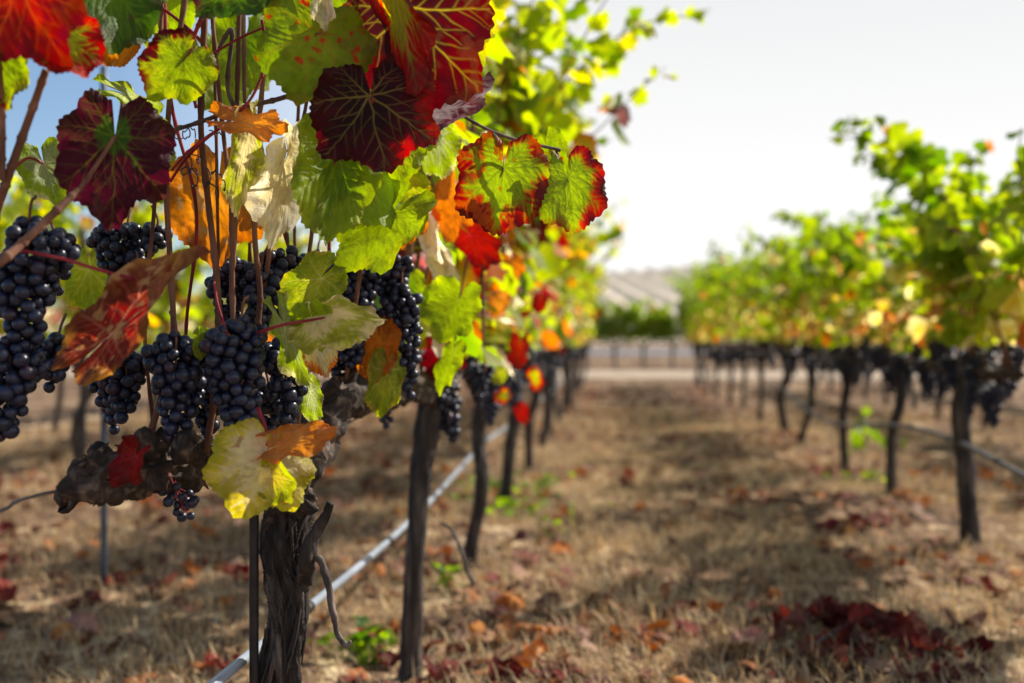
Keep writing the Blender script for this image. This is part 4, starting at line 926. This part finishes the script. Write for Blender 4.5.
for x, y in zip(X, Y):
    k = int(rg.choice(len(POOL), p=pw)); q = POOL[k][3]
    place = 'under the left vine row' if -.8 < x < .1 else ('on the open ground behind the left row' if x <= -.8 else ('on the dry grass of the alley' if x < .85 else 'under the right vine row'))
    o = link('fallen_leaf', POOLM[k], None, None, (x, y, float(gz([x], [y])[0]) + .014)); s = rg.uniform(.6, 1.15)
    o.scale = (s, s, s); o.rotation_euler = (rg.normal(0, .3) + (math.pi if rg.random() < .4 else 0), rg.normal(0, .3), rg.uniform(0, 6.28))
    tag(o, 'small %s fallen leaf lying %s' % (KINDS[q][1], place), 'leaf', '%s fallen leaves %s' % (KINDS[q][1], place))
def special(px, py, look, label, s=.055, rot=0, tip=0):
    g = G(px, py); V, Fq, C = curled(int(px), look); o = link('fallen_leaf', mesh_np('fallen_leaf', V * s, [Fq], C), M_DRYLEAF, None, (g[0], g[1], float(gz([g[0]], [g[1]])[0]) + .02))
    o.rotation_euler = (tip, 0, rot); tag(o, label, 'leaf')
special(561, 559, 'orange', 'vivid orange fallen leaf alone on the alley near the left row', .045, .5, .3)
special(672, 441, 'crimson', 'bright red fallen leaf far down the middle of the alley', .06, .2, .5)
special(528, 568, 'deadpink', 'pale pinkish fallen leaf beside the left row, paler than its neighbours', .05, 1.2, .2)
special(203, 537, 'orange', 'glowing orange yellow fallen leaf on the ground left of the near trunk', .05, 2.0, .5)
special(85, 632, 'deadpink', 'large pale pink fallen leaf at the bottom left', .055, 1.0, .2)
special(856, 566, 'crimson', 'deep red fallen leaf on the shaded grass before the right row', .05, 1.0, .1)
# heap of dark red leaves
hg = G(868, 655); hp = thing('leaf_heap', 'heap of dark red dead vine leaves on the grass at lower right', 'leaf heap', (hg[0], hg[1], float(gz([hg[0]], [hg[1]])[0])))
A = Acc(); rh = np.random.default_rng(8)
for q in range(46):
    u = rh.normal(0, 1, 2); k = int(rh.choice([0, 1, 2, 12, 13, 14, 12, 13, 14, 15])); V, Fq, C = POOL[k][:3]
    a, b_, c_ = rh.uniform(0, 6.28), rh.normal(0, .6), rh.normal(0, .6); ca, sa = math.cos(a), math.sin(a)
    M = np.array([[ca, -sa, 0], [sa, ca, 0], [0, 0, 1]]) @ np.array([[1, 0, 0], [0, math.cos(b_), -math.sin(b_)], [0, math.sin(b_), math.cos(b_)]])
    A.add(V * .042 @ M.T + [u[0] * .075 - u[1] * .03, u[1] * .11, .015 + .05 * math.exp(-(u @ u) * .6) * rh.uniform(.3, 1)], [Fq], C)
link('dead_leaves', A.mesh('dead_leaves'), M_DRYLEAF, hp)
V, FL = tube([(-.16, -.10, .01), (-.02, .0, .05), (.12, .09, .02)], [.004, .0035, .002], 20, 8, .3, 3, .3); link('dead_cane', mesh_np('dead_cane', V, FL), M_TWIG, hp)
# the rest of the leaf litter
X, Y = scatter(5200, (1.4, 14), 1.5); n = len(X); rg2 = np.random.default_rng(5)
pos = np.stack([X, Y, gz(X, Y) + .012], -1); nrm = np.stack([rg2.normal(0, .45, n), rg2.normal(0, .45, n), np.ones(n)], -1); tip = rg2.normal(0, 1, (n, 3))
ca, cb = choose([(C3((.24, .04, .025)), C3((.12, .03, .02)), 4), (C3((.45, .15, .04)), C3((.3, .1, .03)), 2.5), (C3((.36, .22, .12)), C3((.25, .13, .07)), 4), (C3((.1, .015, .015)), C3((.07, .015, .015)), 2), (C3((.45, .28, .2)), C3((.36, .2, .14)), 1.5)], n, rg2)
V, Fa, C = foliage_arrays(pos, nrm, tip, rg2.uniform(.018, .042, n), ca, cb, 4)
tag(link('leaf_litter', mesh_np('leaf_litter', V, [Fa], C, False), M_DRYLEAF), 'small dead leaves scattered all over the dry ground', 'leaf litter', None, 'stuff')
# green weeds at the foot of the vines
def weed(px, py, n, spread, seed, label, s=.028):
    g = G(px, py); rw = np.random.default_rng(seed); t = thing('weed', label, 'weed', (g[0], g[1], float(gz([g[0]], [g[1]])[0])), 'green weeds at the foot of the vines')
    pos = np.stack([rw.normal(0, spread, n), rw.normal(0, spread, n), rw.uniform(.005, .07, n)], -1); nrm = np.stack([rw.normal(0, .5, n), rw.normal(0, .5, n), np.ones(n)], -1)
    ca, cb = choose(pal([('green', 'lime', 3), ('dgreen', 'green', 2), ('lime', 'yg', 1)]), n, rw)
    V, Fa, C = foliage_arrays(pos, nrm, rw.normal(0, 1, (n, 3)), rw.uniform(.5, 1.1, n) * s, ca, cb, seed); link('leaves', mesh_np('leaves', V, [Fa], C, False), M_FOL, t)
    A = Acc()
    for p in pos[::3]: A.add(*tube([(p[0] * .3, p[1] * .3, -.01), p * [.7, .7, .6], p], .0012, 5, 4), PIG['green'])
    link('stems', A.mesh('stems'), M_FOL, t)
weed(368, 655, 40, .045, 1, 'low green weed on the ground between the first two trunks', .024)
weed(445, 594, 12, .03, 2, 'small bright green seedling beside the second trunk', .028)
weed(520, 512, 60, .10, 3, 'spreading green weed patch at the foot of the left row', .026)
weed(492, 490, 40, .06, 4, 'tall green weed behind the third left trunk', .03)
weed(560, 540, 14, .05, 5, 'few small weeds at the left edge of the alley', .02)
weed(865, 482, 30, .06, 6, 'green weed under the right row between slim trunks', .028)
weed(545, 490, 30, .08, 7, 'weeds among fallen leaves far along the left row', .024)
# a bent dead twig by the second trunk
tw = G(470, 590); V, FL = tube([P(441, 523, 1.9) - tw, P(452, 530, 1.88) - tw, P(462, 552, 1.86) - tw, P(468, 572, 1.85) - tw, P(474, 584, 1.85) - tw], [.003, .003, .0035, .0042, .004], 24, 8, .3, 2, .3)
tag(link('dead_twig', mesh_np('dead_twig', V, FL), M_TWIG, None, tw), 'bent dry twig poking out beside the second trunk', 'twig')
